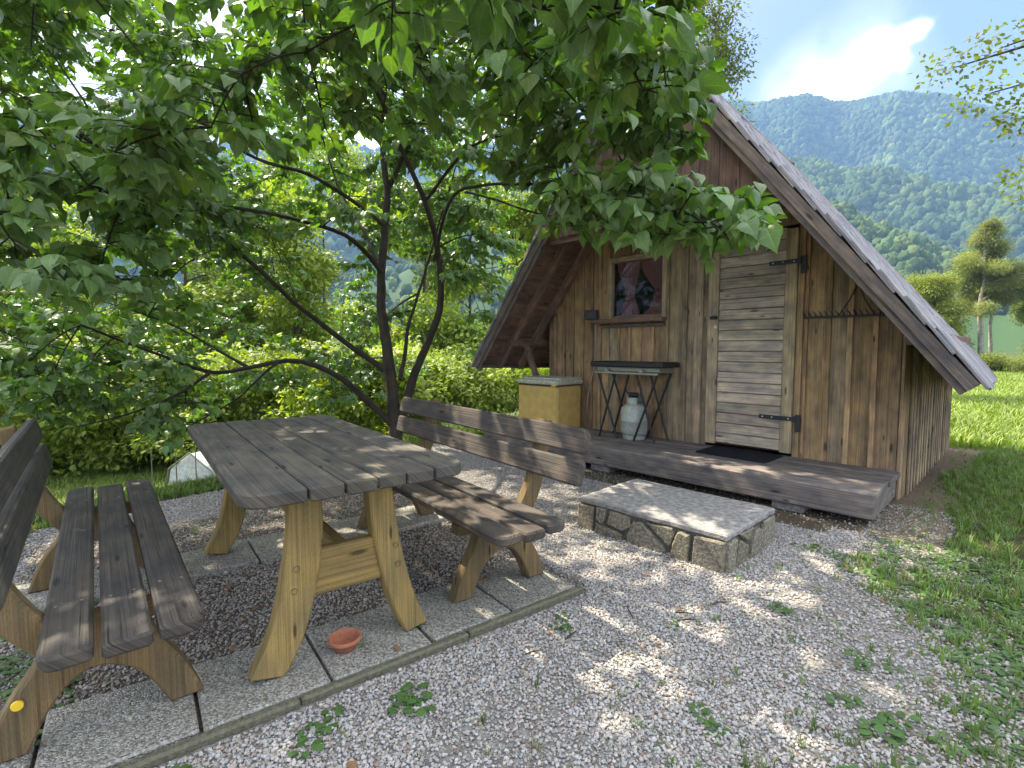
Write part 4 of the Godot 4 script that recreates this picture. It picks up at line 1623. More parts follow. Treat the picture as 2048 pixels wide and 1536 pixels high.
const BRANCHES := [  # points, then the radius at the foot and at the tip
	[[-5.25, -0.03, -3.09, -5.25, 0.41, -3.13, -5.37, 1.24, -3.10, -5.39, 2.00, -3.08, -5.35, 2.92, -3.14, -5.35, 3.74, -3.09, -5.18, 4.37, -3.04], 0.125, 0.030],
	[[-5.21, 0.35, -3.17, -4.93, 0.95, -3.24, -4.62, 1.73, -3.35, -4.51, 2.24, -3.22, -4.37, 2.68, -2.99, -4.30, 3.12, -2.67, -4.06, 3.46, -2.23], 0.085, 0.022],
	[[-5.22, 0.30, -3.08, -5.36, 0.79, -2.63, -5.46, 1.06, -2.12, -5.61, 1.00, -1.67, -5.66, 0.96, -1.32, -5.84, 1.18, -0.87, -5.79, 1.40, -0.37], 0.075, 0.016],
	[[-5.27, 0.95, -3.02, -5.29, 1.23, -2.60, -5.29, 1.64, -2.07, -5.30, 2.00, -1.66, -5.23, 2.33, -1.19, -4.95, 2.60, -0.64, -4.50, 2.65, -0.25], 0.060, 0.014],
	[[-5.36, 2.08, -3.05, -5.16, 2.37, -2.57, -5.02, 2.43, -1.99, -4.79, 2.39, -1.36, -4.36, 2.25, -0.78, -3.94, 2.15, -0.33], 0.050, 0.012],
	[[-5.37, 2.63, -3.10, -5.27, 2.80, -2.64, -5.08, 2.90, -2.12, -4.78, 2.83, -1.56, -4.22, 2.81, -0.99, -3.74, 2.87, -0.62], 0.045, 0.012],
	[[-5.36, 3.03, -3.15, -4.95, 3.54, -3.20, -4.17, 3.73, -3.16, -3.35, 3.74, -2.85, -2.48, 3.45, -2.28, -1.68, 2.90, -1.61], 0.050, 0.010],
	[[-4.54, 2.13, -3.19, -4.03, 2.62, -3.04, -3.37, 2.57, -2.86, -2.64, 2.39, -2.72, -2.07, 2.20, -2.58, -1.61, 2.02, -2.46, -1.28, 1.88, -2.50], 0.032, 0.010],
	[[-3.61, 2.58, -2.90, -2.94, 2.33, -2.70, -2.37, 2.09, -2.54, -1.89, 1.96, -2.45, -1.50, 1.89, -2.48, -1.15, 1.82, -2.49], 0.018, 0.008],
	[[-4.37, 2.68, -2.99, -3.71, 2.99, -2.98, -2.93, 2.91, -2.91, -2.31, 2.80, -2.82, -1.77, 2.71, -2.79], 0.030, 0.009],
	[[-5.35, 3.74, -3.09, -5.09, 3.99, -2.52, -4.59, 3.95, -1.87, -3.97, 3.80, -1.34], 0.045, 0.012],
	[[-5.39, 2.00, -3.08, -5.77, 2.52, -3.10, -6.47, 3.15, -3.16, -7.08, 3.96, -3.19, -7.68, 4.95, -3.10], 0.040, 0.012],
	[[-5.15, 0.83, -3.14, -5.41, 1.67, -3.53, -5.67, 2.84, -4.11, -5.83, 4.36, -4.68], 0.045, 0.012],
	[[-5.66, 0.96, -1.32, -5.77, 0.75, -1.04, -5.97, 0.57, -0.67, -6.26, 0.44, -0.21], 0.030, 0.008],
	[[-5.61, 1.00, -1.67, -5.90, 1.23, -1.39, -6.15, 1.48, -1.01, -6.32, 1.66, -0.56], 0.030, 0.008],
	[[-5.50, 1.06, -1.93, -5.81, 0.66, -1.57, -6.12, 0.40, -1.22, -6.28, 0.26, -0.90], 0.025, 0.007],
]

const SPRAYS := [  # hubs of the leafy twigs in centimetres: x, y, z, reach
	-125, 180, -269, 19, -173, 195, -208, 16, -188, 205, -259, 25, -196, 192, -237, 18, -101, 169, -235, 23, -149, 177, -220, 17, -144, 201, -284, 18, -138, 208, -308, 20,
	-106, 184, -256, 23, -122, 176, -296, 24, -150, 210, -234, 22, -170, 218, -265, 24, -128, 196, -207, 18, -155, 197, -257, 25, -163, 201, -189, 18, -172, 194, -239, 18,
	-126, 190, -319, 19, -116, 191, -227, 18, -202, 216, -238, 17, -130, 172, -205, 17, -131, 176, -233, 19, -131, 201, -248, 16, -196, 274, -196, 32, -259, 251, -257, 20,
	-151, 276, -260, 28, -214, 308, -292, 34, -220, 333, -304, 29, -176, 243, -229, 24, -206, 315, -272, 23, -222, 242, -248, 23, -214, 248, -319, 31, -217, 270, -255, 21,
	-186, 271, -275, 30, -279, 334, -279, 24, -198, 292, -222, 28, -231, 286, -230, 25, -213, 274, -323, 27, -251, 256, -279, 22, -249, 277, -271, 33, -224, 293, -323, 23,
	-220, 301, -242, 22, -190, 260, -332, 26, -198, 238, -193, 33, -200, 244, -228, 25, -264, 302, -292, 22, -180, 254, -295, 28, -148, 235, -263, 18, -168, 282, -295, 21,
	-178, 278, -314, 16, -157, 257, -286, 23, -155, 240, -294, 17, -193, 307, -311, 23, -191, 282, -331, 20, -160, 257, -259, 18, -135, 243, -117, 19, -117, 254, -134, 21,
	-153, 241, -90, 17, -111, 226, -141, 20, -122, 221, -94, 19, -98, 211, -104, 20, -144, 259, -123, 17, -86, 213, -124, 20, -140, 221, -86, 16, -180, 279, -157, 31,
	-212, 340, -241, 25, -168, 302, -235, 24, -267, 353, -213, 24, -273, 351, -239, 31, -160, 329, -233, 27, -277, 276, -116, 29, -149, 254, -193, 35, -126, 237, -186, 31,
	-277, 309, -114, 28, -240, 379, -272, 34, -128, 284, -201, 30, -225, 296, -205, 33, -170, 302, -206, 36, -265, 308, -165, 33, -236, 327, -275, 23, -138, 272, -220, 23,
	-324, 260, -146, 36, -266, 338, -157, 30, -110, 218, -175, 24, -277, 316, -250, 30, -219, 338, -176, 34, -357, 338, -160, 35, -232, 278, -98, 36, -337, 368, -144, 26,
	-288, 265, -167, 34, -442, 311, -112, 41, -659, 463, 25, 39, -326, 414, -190, 25, -386, 347, -6, 30, -541, 316, 21, 39, -387, 336, -198, 30, -638, 397, 3, 30,
	-561, 386, -17, 42, -476, 384, -170, 29, -471, 424, -184, 29, -455, 390, -30, 39, -551, 290, -41, 30, -283, 256, -85, 38, -320, 244, -102, 28, -288, 228, -72, 29,
	-591, 268, 17, 27, -214, 268, -119, 26, -362, 344, -23, 26, -472, 387, -2, 42, -608, 469, 18, 38, -442, 440, -201, 42, -612, 275, 35, 42, -528, 325, -106, 43,
	-513, 417, -40, 34, -243, 287, -138, 33, -224, 255, -157, 29, -436, 254, -58, 30, -492, 382, -20, 29, -593, 405, -36, 30, -394, 380, -70, 27, -320, 216, -37, 41,
	-603, 381, 10, 41, -344, 369, -173, 28, -263, 277, -197, 35, -342, 328, -99, 43, -503, 256, 0, 34, -391, 244, -9, 28, -358, 223, 28, 31, -501, 156, 49, 32,
	-403, 190, 34, 35, -424, 231, 4, 27, -439, 169, -39, 34, -332, 240, -56, 35, -407, 157, -13, 27, -370, 223, -46, 34, -359, 175, 2, 25, -494, 219, 38, 34,
	-355, 205, -46, 23, -462, 249, -40, 35, -430, 190, 9, 27, -433, 164, 32, 27, -412, 210, -5, 33, -321, 149, -18, 29, -536, 168, 20, 35, -375, 159, 14, 28,
	-421, 216, -32, 30, -470, 254, 28, 31, -343, 146, -12, 23, -473, 170, -56, 34, -462, 201, 1, 30, -486, 174, 0, 22, -422, 222, -63, 36, -474, 242, -105, 27,
	-551, 259, -59, 27, -496, 233, -83, 30, -528, 187, -44, 28, -453, 211, -84, 28, -480, 237, -130, 22, -514, 199, -69, 23, -539, 233, -79, 23, -488, 230, -49, 30,
	-433, 190, -66, 26, -445, 222, -114, 27, -521, 207, -126, 31, -524, 263, -116, 24, -542, 190, -105, 26, -584, 89, -14, 34, -733, 142, -30, 42, -755, 42, 88, 39,
	-547, 110, -4, 32, -810, 97, 85, 34, -531, 55, -68, 33, -788, 141, 51, 39, -566, 102, -89, 41, -685, 102, 70, 38, -851, 156, 28, 41, -552, 144, -80, 33,
	-790, 98, 13, 42, -618, 71, -51, 32, -714, 116, -113, 38, -762, 42, -6, 38, -692, 147, 50, 41, -642, 154, 51, 32, -607, 67, -21, 41, -768, 79, 2, 33,
	-629, 162, -70, 35, -908, 90, 85, 38, -660, 122, -5, 42, -655, 458, -503, 51, -558, 340, -319, 36, -789, 529, -350, 53, -572, 382, -118, 55, -425, 374, -333, 42,
	-432, 389, -261, 42, -458, 512, -559, 58, -448, 346, -452, 53, -479, 426, -472, 48, -940, 326, -124, 57, -738, 453, -176, 42, -614, 442, -144, 39, -458, 247, -230, 36,
	-360, 447, -421, 54, -713, 479, -430, 38, -693, 339, -407, 37, -540, 427, -313, 38, -700, 253, -123, 47, -628, 314, -442, 50, -512, 502, -576, 37, -571, 344, -440, 51,
	-428, 465, -500, 43, -715, 352, -338, 46, -826, 491, -155, 51, -523, 432, -446, 42, -491, 464, -390, 57, -535, 382, -377, 38, -661, 264, -103, 50, -736, 277, -192, 42,
	-471, 377, -301, 38, -662, 263, -223, 45, -763, 570, -349, 51, -792, 466, -302, 50, -857, 571, -304, 49, -469, 254, -401, 25, -439, 192, -355, 29, -441, 274, -363, 29,
	-508, 215, -402, 27, -463, 224, -388, 25, -447, 235, -404, 33, -472, 280, -368, 25, -531, 293, -461, 23, -557, 229, -439, 32, -448, 254, -348, 24, -914, 158, -61, 33,
	-788, 413, -467, 33, -851, 42, -231, 50, -767, 118, -315, 42, -1134, 398, -253, 50, -1041, 328, -250, 33, -1150, 419, -107, 49, -893, 408, -329, 47, -1061, 276, -101, 39,
	-654, 148, -585, 34, -1021, 276, -173, 41, -896, 151, -267, 40, -1137, 64, -70, 34, -1061, 189, -169, 32, -777, 335, -611, 47, -701, 360, -559, 36, -763, 105, -384, 37,
	-943, 66, -11, 44, -623, 267, -435, 38, -733, 75, -359, 40, -771, 317, -246, 45, -945, 387, -188, 35, -1089, 356, -168, 38, -958, 140, -189, 43, -852, 437, -498, 45,
	-727, 235, -542, 36, -830, 343, -152, 36, -840, 290, -131, 32, -588, 136, -515, 35, -870, 122, -323, 36, -530, 196, -468, 34, -1093, 124, -249, 50, -848, 78, -402, 49,
	-587, 228, -514, 40, -1050, 366, -317, 48, -1065, 189, -16, 46, -784, 293, -432, 40, -851, 318, -503, 44, -943, 304, -292, 47, -1211, 62, -71, 36, -964, 198, -18, 49,
	-751, 245, -220, 41, -929, 217, -469, 45, -790, 248, -403, 42, -546, 95, -472, 34, -733, 298, -408, 35, -1254, 363, -51, 43, -973, 143, -284, 36, -944, 359, -39, 42,
	-881, 152, -93, 43, -1092, 321, -259, 46, -927, 32, -376, 32, -894, 218, -304, 46, -1210, 174, -182, 34, -752, 163, -398, 49, -1245, 332, -73, 48, -722, 291, -467, 37,
	-755, 62, -492, 35, -938, 89, -412, 41, -722, 137, -378, 44, -830, 216, -308, 40, -960, 166, -239, 42, -1022, 152, -131, 34, -1042, 357, -254, 34, -885, 434, 47, 52,
	-1020, 554, 58, 47, -1247, 440, 51, 49, -1084, 627, -143, 41, -825, 375, -5, 51, -1078, 560, -153, 47, -1147, 411, -45, 59, -834, 368, 45, 49, -763, 343, -128, 50,
	-1076, 452, 38, 60, -734, 343, -96, 52, -904, 410, -29, 46, -944, 501, -143, 55, -887, 322, 40, 50, -805, 399, -55, 46, -863, 546, -152, 54, -798, 474, -7, 60,
	-1257, 605, 80, 43, -1335, 446, 74, 60, -1096, 426, -10, 41, -755, 402, -163, 55, -1135, 511, -8, 48, -1061, 378, -104, 49, -1067, 506, -151, 41, -978, 330, 75, 45,
	-1068, 460, -107, 48, -516, 335, -15, 31, -357, 309, -36, 35, -492, 362, -109, 33, -674, 460, -40, 43, -395, 322, -31, 35, -552, 405, -102, 37, -716, 466, 4, 35,
	-542, 361, -6, 33, -438, 344, 25, 37, -625, 435, -43, 44, -461, 309, 28, 40, -558, 451, -62, 35, -680, 48, -318, 27, -662, 52, -301, 33, -652, 109, -290, 29,
	-780, 66, -241, 33, -693, 48, -373, 31, -698, 110, -306, 27, -718, 89, -219, 35, -718, 80, -257, 32, -627, 88, -343, 36, -598, 85, -332, 27, -715, 98, -52, 28,
	-784, 49, -24, 31, -715, 138, 3, 29, -590, 65, -115, 38, -832, 176, 49, 39, -603, 164, -118, 41, -760, 164, 36, 34, -758, 161, -26, 31, -838, 96, -38, 29,
	-898, 104, 7, 29, -705, 125, -68, 29, -756, 62, -136, 32, -622, 101, -41, 30, -920, 188, 71, 37, -718, 69, -124, 36, -723, 86, 47, 38, -732, 46, -160, 33,
	-771, 116, -44, 42, -834, 138, 56, 36, -927, 116, 32, 31, -868, 116, 62, 41, -606, 37, -119, 39, -859, 191, 30, 42, -678, 82, -47, 41, -918, 374, -270, 41,
	-711, 260, -386, 39, -685, 303, -240, 30, -597, 279, -386, 31, -802, 172, -411, 39, -558, 307, -401, 35, -664, 353, -579, 38, -614, 338, -433, 32, -825, 420, -409, 33,
	-799, 223, -277, 33, -699, 441, -522, 39, -662, 358, -435, 37, -871, 179, -233, 31, -780, 250, -267, 37, -628, 229, -447, 41, -735, 374, -500, 31, -834, 230, -226, 39,
	-865, 402, -228, 33, -708, 292, -378, 41, -859, 237, -264, 38, -770, 179, -429, 36, -583, 156, -336, 41, -814, 459, -61, 42, -1053, 523, -18, 53, -860, 597, -142, 55,
	-612, 391, -116, 50, -1062, 667, -30, 45, -1023, 558, -28, 41, -895, 569, -8, 46, -960, 553, -14, 43, -946, 664, -103, 48, -859, 516, -116, 43, -690, 519, -301, 53,
	-1028, 673, -116, 47, -609, 535, -451, 48, -1331, 709, 65, 46, -902, 519, -157, 51, -1000, 550, -153, 51, -803, 688, -453, 48, -891, 497, 14, 59, -790, 804, -520, 43,
	-748, 540, -110, 44, -820, 864, -575, 46, -963, 825, -313, 42, -832, 758, -366, 49, -532, 600, -393, 56, -649, 705, -403, 43, -1179, 840, -174, 56, -729, 596, -112, 53,
	-913, 780, -360, 45, -627, 549, -399, 52, -499, 333, -334, 57, -619, 439, -246, 48, -861, 454, -18, 46, -505, 511, -326, 58, -950, 759, -261, 57, -1006, 463, 65, 46,
	-1352, 615, 25, 53, -1052, 494, -95, 52, -836, 521, -34, 56, -941, 490, -211, 44, -1345, 800, -20, 44, -916, 442, -267, 37, -988, 533, -370, 41, -875, 407, -199, 46,
	-846, 423, -388, 45, -689, 434, -289, 49, -861, 325, -224, 37, -769, 432, -321, 46, -882, 557, -487, 49, -982, 454, -203, 39, -697, 427, -407, 41, -798, 427, -238, 50,
	-929, 454, -181, 42, -861, 521, -399, 44, -700, 437, -330, 48, -999, 422, -312, 44, -772, 320, -204, 40, -629, 316, -373, 37, -864, 362, -167, 43, -803, 356, -370, 38,
	-798, 406, -285, 40, -849, 345, -346, 44, -706, 348, -452, 47, -999, 390, -275, 44, -960, 452, -391, 47, -1022, 413, -281, 41, -697, 430, -471, 45, -656, 344, -498, 42,
	-649, 344, -545, 30, -585, 230, -457, 35, -732, 518, -645, 39, -686, 392, -680, 34, -685, 428, -565, 39, -689, 459, -678, 35, -760, 297, -553, 30, -663, 289, -637, 36,
	-688, 248, -668, 33, -622, 266, -467, 37, -718, 382, -608, 31, -618, 270, -575, 40, -560, 425, -481, 31, -653, 520, -219, 52, -743, 505, -20, 51, -724, 551, -356, 56,
	-266, 504, -19, 55, -151, 345, -35, 62, -237, 652, -359, 53, -356, 464, -133, 45, -631, 647, -444, 57, -280, 564, 47, 47, -224, 455, -215, 52, -391, 497, -375, 48,
	-327, 645, -459, 55, -336, 443, -190, 44, -506, 524, -98, 46, -718, 603, 14, 49, -322, 554, 29, 60, -234, 483, -374, 54, -531, 352, -360, 45, -348, 655, -43, 60,
	-380, 460, -328, 60, -645, 579, -18, 57, -423, 397, -427, 60, -136, 641, -150, 60, -382, 585, -259, 64, -720, 650, 10, 58, -344, 586, -215, 48, -473, 510, 8, 47,
	-261, 642, -145, 53, -497, 473, -337, 44, -392, 647, -318, 55, -177, 448, -367, 55, -342, 363, -208, 48, -339, 645, 1, 53, -566, 587, 53, 53, -238, 362, -132, 60,
	-546, 656, 32, 56, -520, 366, -166, 53, -558, 619, -173, 53, -237, 362, 74, 64, -588, 419, 21, 48, -609, 441, -352, 64, -447, 527, -401, 58, -605, 509, -41, 61,
	-564, 503, -438, 44, -542, 456, -287, 41, -409, 517, -274, 60, -390, 320, -280, 45, -450, 390, -290, 50, -330, 275, -290, 35, -500, 460, -270, 50, -400, 350, -330, 40,  # last sprays of this row added towards the sun to shade the step
	-360, 360, -250, 45, -430, 330, -240, 40, -370, 290, -325, 35,
]


func make_yard_tree() -> void:
	var tree := thing("broadleaf_tree", "spreading broad-leaved tree with several dark stems beside the picnic table", "tree", Vector3(-5.25, height(-5.25, -3.09), -3.09))
	var inv := Transform3D(Basis.IDENTITY, -tree.position)
	var joints := []
	var trunk := Shape.new()
	var limbs := Shape.new()
	trunk.xf = inv
	limbs.xf = inv
	for bi in BRANCHES.size():
		var q: Array = BRANCHES[bi]
		var c := Curve3D.new()
		var flat: Array = q[0]
		var pts := []
		for i in range(0, flat.size(), 3):
			pts.append(Vector3(flat[i], flat[i + 1], flat[i + 2]))
		for i in pts.size():
			var t: Vector3 = (pts[mini(i + 1, pts.size() - 1)] - pts[maxi(i - 1, 0)]) / 6.0
			c.add_point(pts[i], -t, t)
		c.bake_interval = 0.1
		var path := PackedVector3Array()
		var rad := PackedFloat32Array()
		var total := c.get_baked_length()
		var n := int(total / 0.14) + 2
		for i in n:
			var t := float(i) / (n - 1)
			var p := c.sample_baked(t * total)
			p += Vector3(noise.get_noise_3d(p.x * 9.0, p.y * 9.0, bi * 7.0), 0, noise.get_noise_3d(p.z * 9.0, p.y * 9.0, bi * 5.0 + 3.0)) * 0.05
			if bi == 0 and i == 0:
				p.y = tree.position.y - 0.1
			path.append(p)
			rad.append((0.74 if bi < 2 else 0.62) * lerpf(q[1], q[2], pow(t, 0.65)) * (1.35 if bi == 0 and i == 0 else 1.0))
			if t > 0.12:
				joints.append([p, rad[i]])
		var s: Shape = trunk if bi < 2 else limbs
		var g := rng.randf_range(0.75, 1.0)
		s.col = Color(g, g, g)
		s.tube(path, rad, 9 if bi < 7 else 7)
	part(tree, "trunk", trunk.mesh(), M.bark)
	var leaves := []
	var tints := []
	for i in range(0, SPRAYS.size(), 4):
		var hub := Vector3(SPRAYS[i], SPRAYS[i + 1], SPRAYS[i + 2]) / 100.0
		var reach: float = SPRAYS[i + 3] / 100.0
		var best: Array = joints[0]
		var near := 99.0
		for j in joints:
			var d: float = (j[0] as Vector3).distance_to(hub + Vector3(0, 0.15, 0)) - (j[1] as float) * 2.0
			if d < near:
				near = d
				best = j
		var start: Vector3 = best[0]
		var out := hub - start
		var bend := start + out * 0.5 + Vector3(0, out.length() * 0.12, 0)
		var twig := PackedVector3Array()
		var tr := PackedFloat32Array()
		var r0: float = minf((best[1] as float) * 0.75, 0.006 + out.length() * 0.007)
		for k in 6:
			var t := k / 5.0
			twig.append(start.lerp(bend, t).lerp(bend.lerp(hub, t), t))
			tr.append(lerpf(r0, 0.005, t))
		limbs.tube(twig, tr, 5)
		if near < 1.4:
			joints.append([hub, 0.006])
		var heading := Vector3(out.x, 0, out.z).normalized()
		var shoots := 5 + int(reach * 16.0)
		var green := rng.randf_range(0.75, 1.2)
		for s in shoots:
			var w := rng.randf() * TAU
			var dir := (Vector3(cos(w), rng.randf_range(-0.35, 0.45), sin(w)) + heading * 0.6).normalized()
			var len := reach * rng.randf_range(0.6, 1.15)
			var back := clampf(rng.randf() * 1.3 - 0.15, 0.0, 1.0) * minf(reach * 1.2 / maxf(out.length(), 0.01), 0.6)
			var node := start.lerp(bend, 1.0 - back).lerp(bend.lerp(hub, 1.0 - back), 1.0 - back)
			var tip := node + dir * len - Vector3(0, len * len * 0.25, 0)
			var mid := node.lerp(tip, 0.5) + Vector3(0, len * 0.07, 0)
			limbs.tube(PackedVector3Array([node, mid, tip]), PackedFloat32Array([0.0045, 0.0032, 0.0016]), 3)
			var count := 3 + int(len * 22.0)
			for k in count:
				var t := lerpf(0.2, 1.0, float(k + 1) / count)
				var p := node.lerp(mid, t).lerp(mid.lerp(tip, t), t)
				var sgn := 1.0 if k % 2 else -1.0
				var h := dir.rotated(Vector3.UP, sgn * rng.randf_range(0.5, 1.2)) if k < count - 1 else dir
				var size := rng.randf_range(0.05, 0.118) * (0.8 if t < 0.4 else 1.0)
				var flat := Vector3(h.x, 0, h.z).normalized()
				leaves.append(leaf_at(p + flat * size * 0.2, h, clampf(rng.randfn(0.55, 0.45), -0.4, 1.4), rng.randfn(0.0, 0.5), size))
				var g := green * rng.randf_range(0.75, 1.25)
				tints.append(Color(0.21 * g, 0.335 * g, 0.12 * g) if rng.randf() > 0.12 else Color(0.25 * g, 0.34 * g, 0.09 * g))
	part(tree, "branches", limbs.mesh(), M.bark)
	# the three hundred leaves that hang nearest the path are parts of their own
	var order := range(leaves.size())
	var eye := Vector3(0, 1.2, 0)
	order.sort_custom(func(a, b): return leaves[a].origin.distance_squared_to(eye) < leaves[b].origin.distance_squared_to(eye))
	var kinds := [leaf_mesh(0.32, 0.35, 1.0), leaf_mesh(0.5, 0.22, 0.94), leaf_mesh(0.18, 0.5, 1.05)]
	var mats := []
	for k in 5:
		var g := 0.8 + 0.1 * k
		var m: StandardMaterial3D = M.leaf.duplicate()
		m.albedo_color = lin(0.19 * g, 0.31 * g, 0.11 * g) if k < 4 else lin(0.22, 0.32, 0.085)
		m.vertex_color_use_as_albedo = false
		mats.append(m)
	for i in 300:
		part(tree, "leaf", kinds[i % 3], mats[rng.randi() % 4 if rng.randf() > 0.1 else 4], inv * (leaves[order[i]] as Transform3D))
	for v in 3:
		var places := []
		var cols := []
		for i in range(300 + v, order.size(), 3):
			places.append(inv * (leaves[order[i]] as Transform3D))
			cols.append(tints[order[i]])
		var f := swarm(tree, "foliage", kinds[v], M.leaf, places, cols)
		f.set_meta("kind", "stuff")
	print("yard tree leaves ", leaves.size())


func spray_mesh(n: int, long: float, wide: float) -> ArrayMesh:
	# a tuft of small leaves round a point, about one metre across
	var s := Shape.new()
	for i in n:
		var d := Vector3(rng.randfn(0, 1), rng.randfn(0, 0.8), rng.randfn(0, 1)).normalized()
		var p := d * rng.randf_range(0.12, 0.5)
		var x := (d + Vector3(rng.randfn(0, 0.6), rng.randf_range(-0.9, 0.2), rng.randfn(0, 0.6))).normalized()
		var side := x.cross(Vector3(rng.randfn(0, 0.4), 1, rng.randfn(0, 0.4))).normalized()
		var y := side.cross(x)
		var l := long * rng.randf_range(0.7, 1.3)
		var w := l * wide
		var tip := p + x * l
		var m := p + x * l * 0.45 - y * w * 0.1
		var g := rng.randf_range(0.75, 1.0)
		s.col = Color(g, g, g)
		s.tri(p, m + side * w, tip, y)
		s.tri(p, tip, m - side * w, y)
	return s.mesh()


func make_tree(called: String, label: String, category: String, base: Vector3, high: float, trunk_r: float, bark: Material, lobes: Array, tuft: Mesh, per: int, size: Vector2, tint: Color, group := "", crown_name := "crown") -> Node3D:
	# lobes are [x, y, z, rx, ry, rz] about the foot of the tree
	var t := thing(called, label, category, base, 0.0, group)
	var trunk := Shape.new()
	var top := Vector3(rng.randf_range(-0.2, 0.2), high, rng.randf_range(-0.2, 0.2))
	var path := PackedVector3Array()
	var rad := PackedFloat32Array()
	for k in 9:
		var f := k / 8.0
		path.append(Vector3(top.x * f, top.y * f - (0.3 if k == 0 else 0.0), top.z * f) + Vector3(noise.get_noise_2d(k * 30.0, base.x * 9.0), 0, noise.get_noise_2d(k * 30.0, base.z * 9.0)) * trunk_r * 1.2)
		rad.append(trunk_r * lerpf(1.0, 0.12, f))
	trunk.tube(path, rad, 9)
	for l in lobes:
		var c := Vector3(l[0], l[1], l[2])
		var from := top * clampf((c.y - (l[4] as float) * 0.8) / high, 0.12, 0.9)
		var mid := from.lerp(c, 0.5) + Vector3(0, 0.1, 0)
		trunk.tube(PackedVector3Array([from, mid, c]), PackedFloat32Array([trunk_r * 0.35, trunk_r * 0.22, trunk_r * 0.06]), 5)
	part(t, "trunk", trunk.mesh(), bark)
	var places := []
	var tints := []
	for l in lobes:
		var g0 := rng.randf_range(0.8, 1.2)
		for i in per:
			var d := Vector3(rng.randfn(0, 1), rng.randfn(0, 1), rng.randfn(0, 1)).normalized() * pow(rng.randf(), 0.38)
			var p := Vector3(l[0], l[1], l[2]) + d * Vector3(l[3], l[4], l[5])
			if noise.get_noise_3d(p.x * 22.0 + base.x, p.y * 22.0, p.z * 22.0 + base.z) > 0.28:
				continue
			var s := rng.randf_range(size.x, size.y)
			places.append(Transform3D(Basis.from_euler(Vector3(rng.randf_range(-0.5, 0.5), rng.randf() * TAU, rng.randf_range(-0.5, 0.5))).scaled(Vector3.ONE * s), p))
			var g := g0 * rng.randf_range(0.75, 1.25)
			tints.append(Color(tint.r * g, tint.g * g, tint.b * g))
	swarm(t, crown_name, tuft, M.far_leaf, places, tints).set_meta("kind", "stuff")
	return t


func yard(right: float, ahead: float) -> Vector3:
	# a spot so many metres to the right of and ahead of where the path enters the yard, on the ground
	var p := Vector3(-0.7207, 0, -0.6932) * ahead + Vector3(0.6932, 0, -0.7207) * right
	return Vector3(p.x, height(p.x, p.z), p.z)


func lobes_for(n: int, high: float, low: float, wide: float, lobe: float) -> Array:
	var out := []
	for i in n:
		var w := rng.randf() * TAU
		var f := sqrt(rng.randf())
		var y := lerpf(low, high, rng.randf())
		var taper := sqrt(maxf(0.08, 1.0 - pow((y - low) / (high - low + 0.01) * 1.5 - 0.6, 2.0)))
		out.append([cos(w) * f * wide * taper, y, sin(w) * f * wide * taper, lobe * rng.randf_range(0.75, 1.25), lobe * rng.randf_range(0.55, 0.85), lobe * rng.randf_range(0.75, 1.25)])
	return out


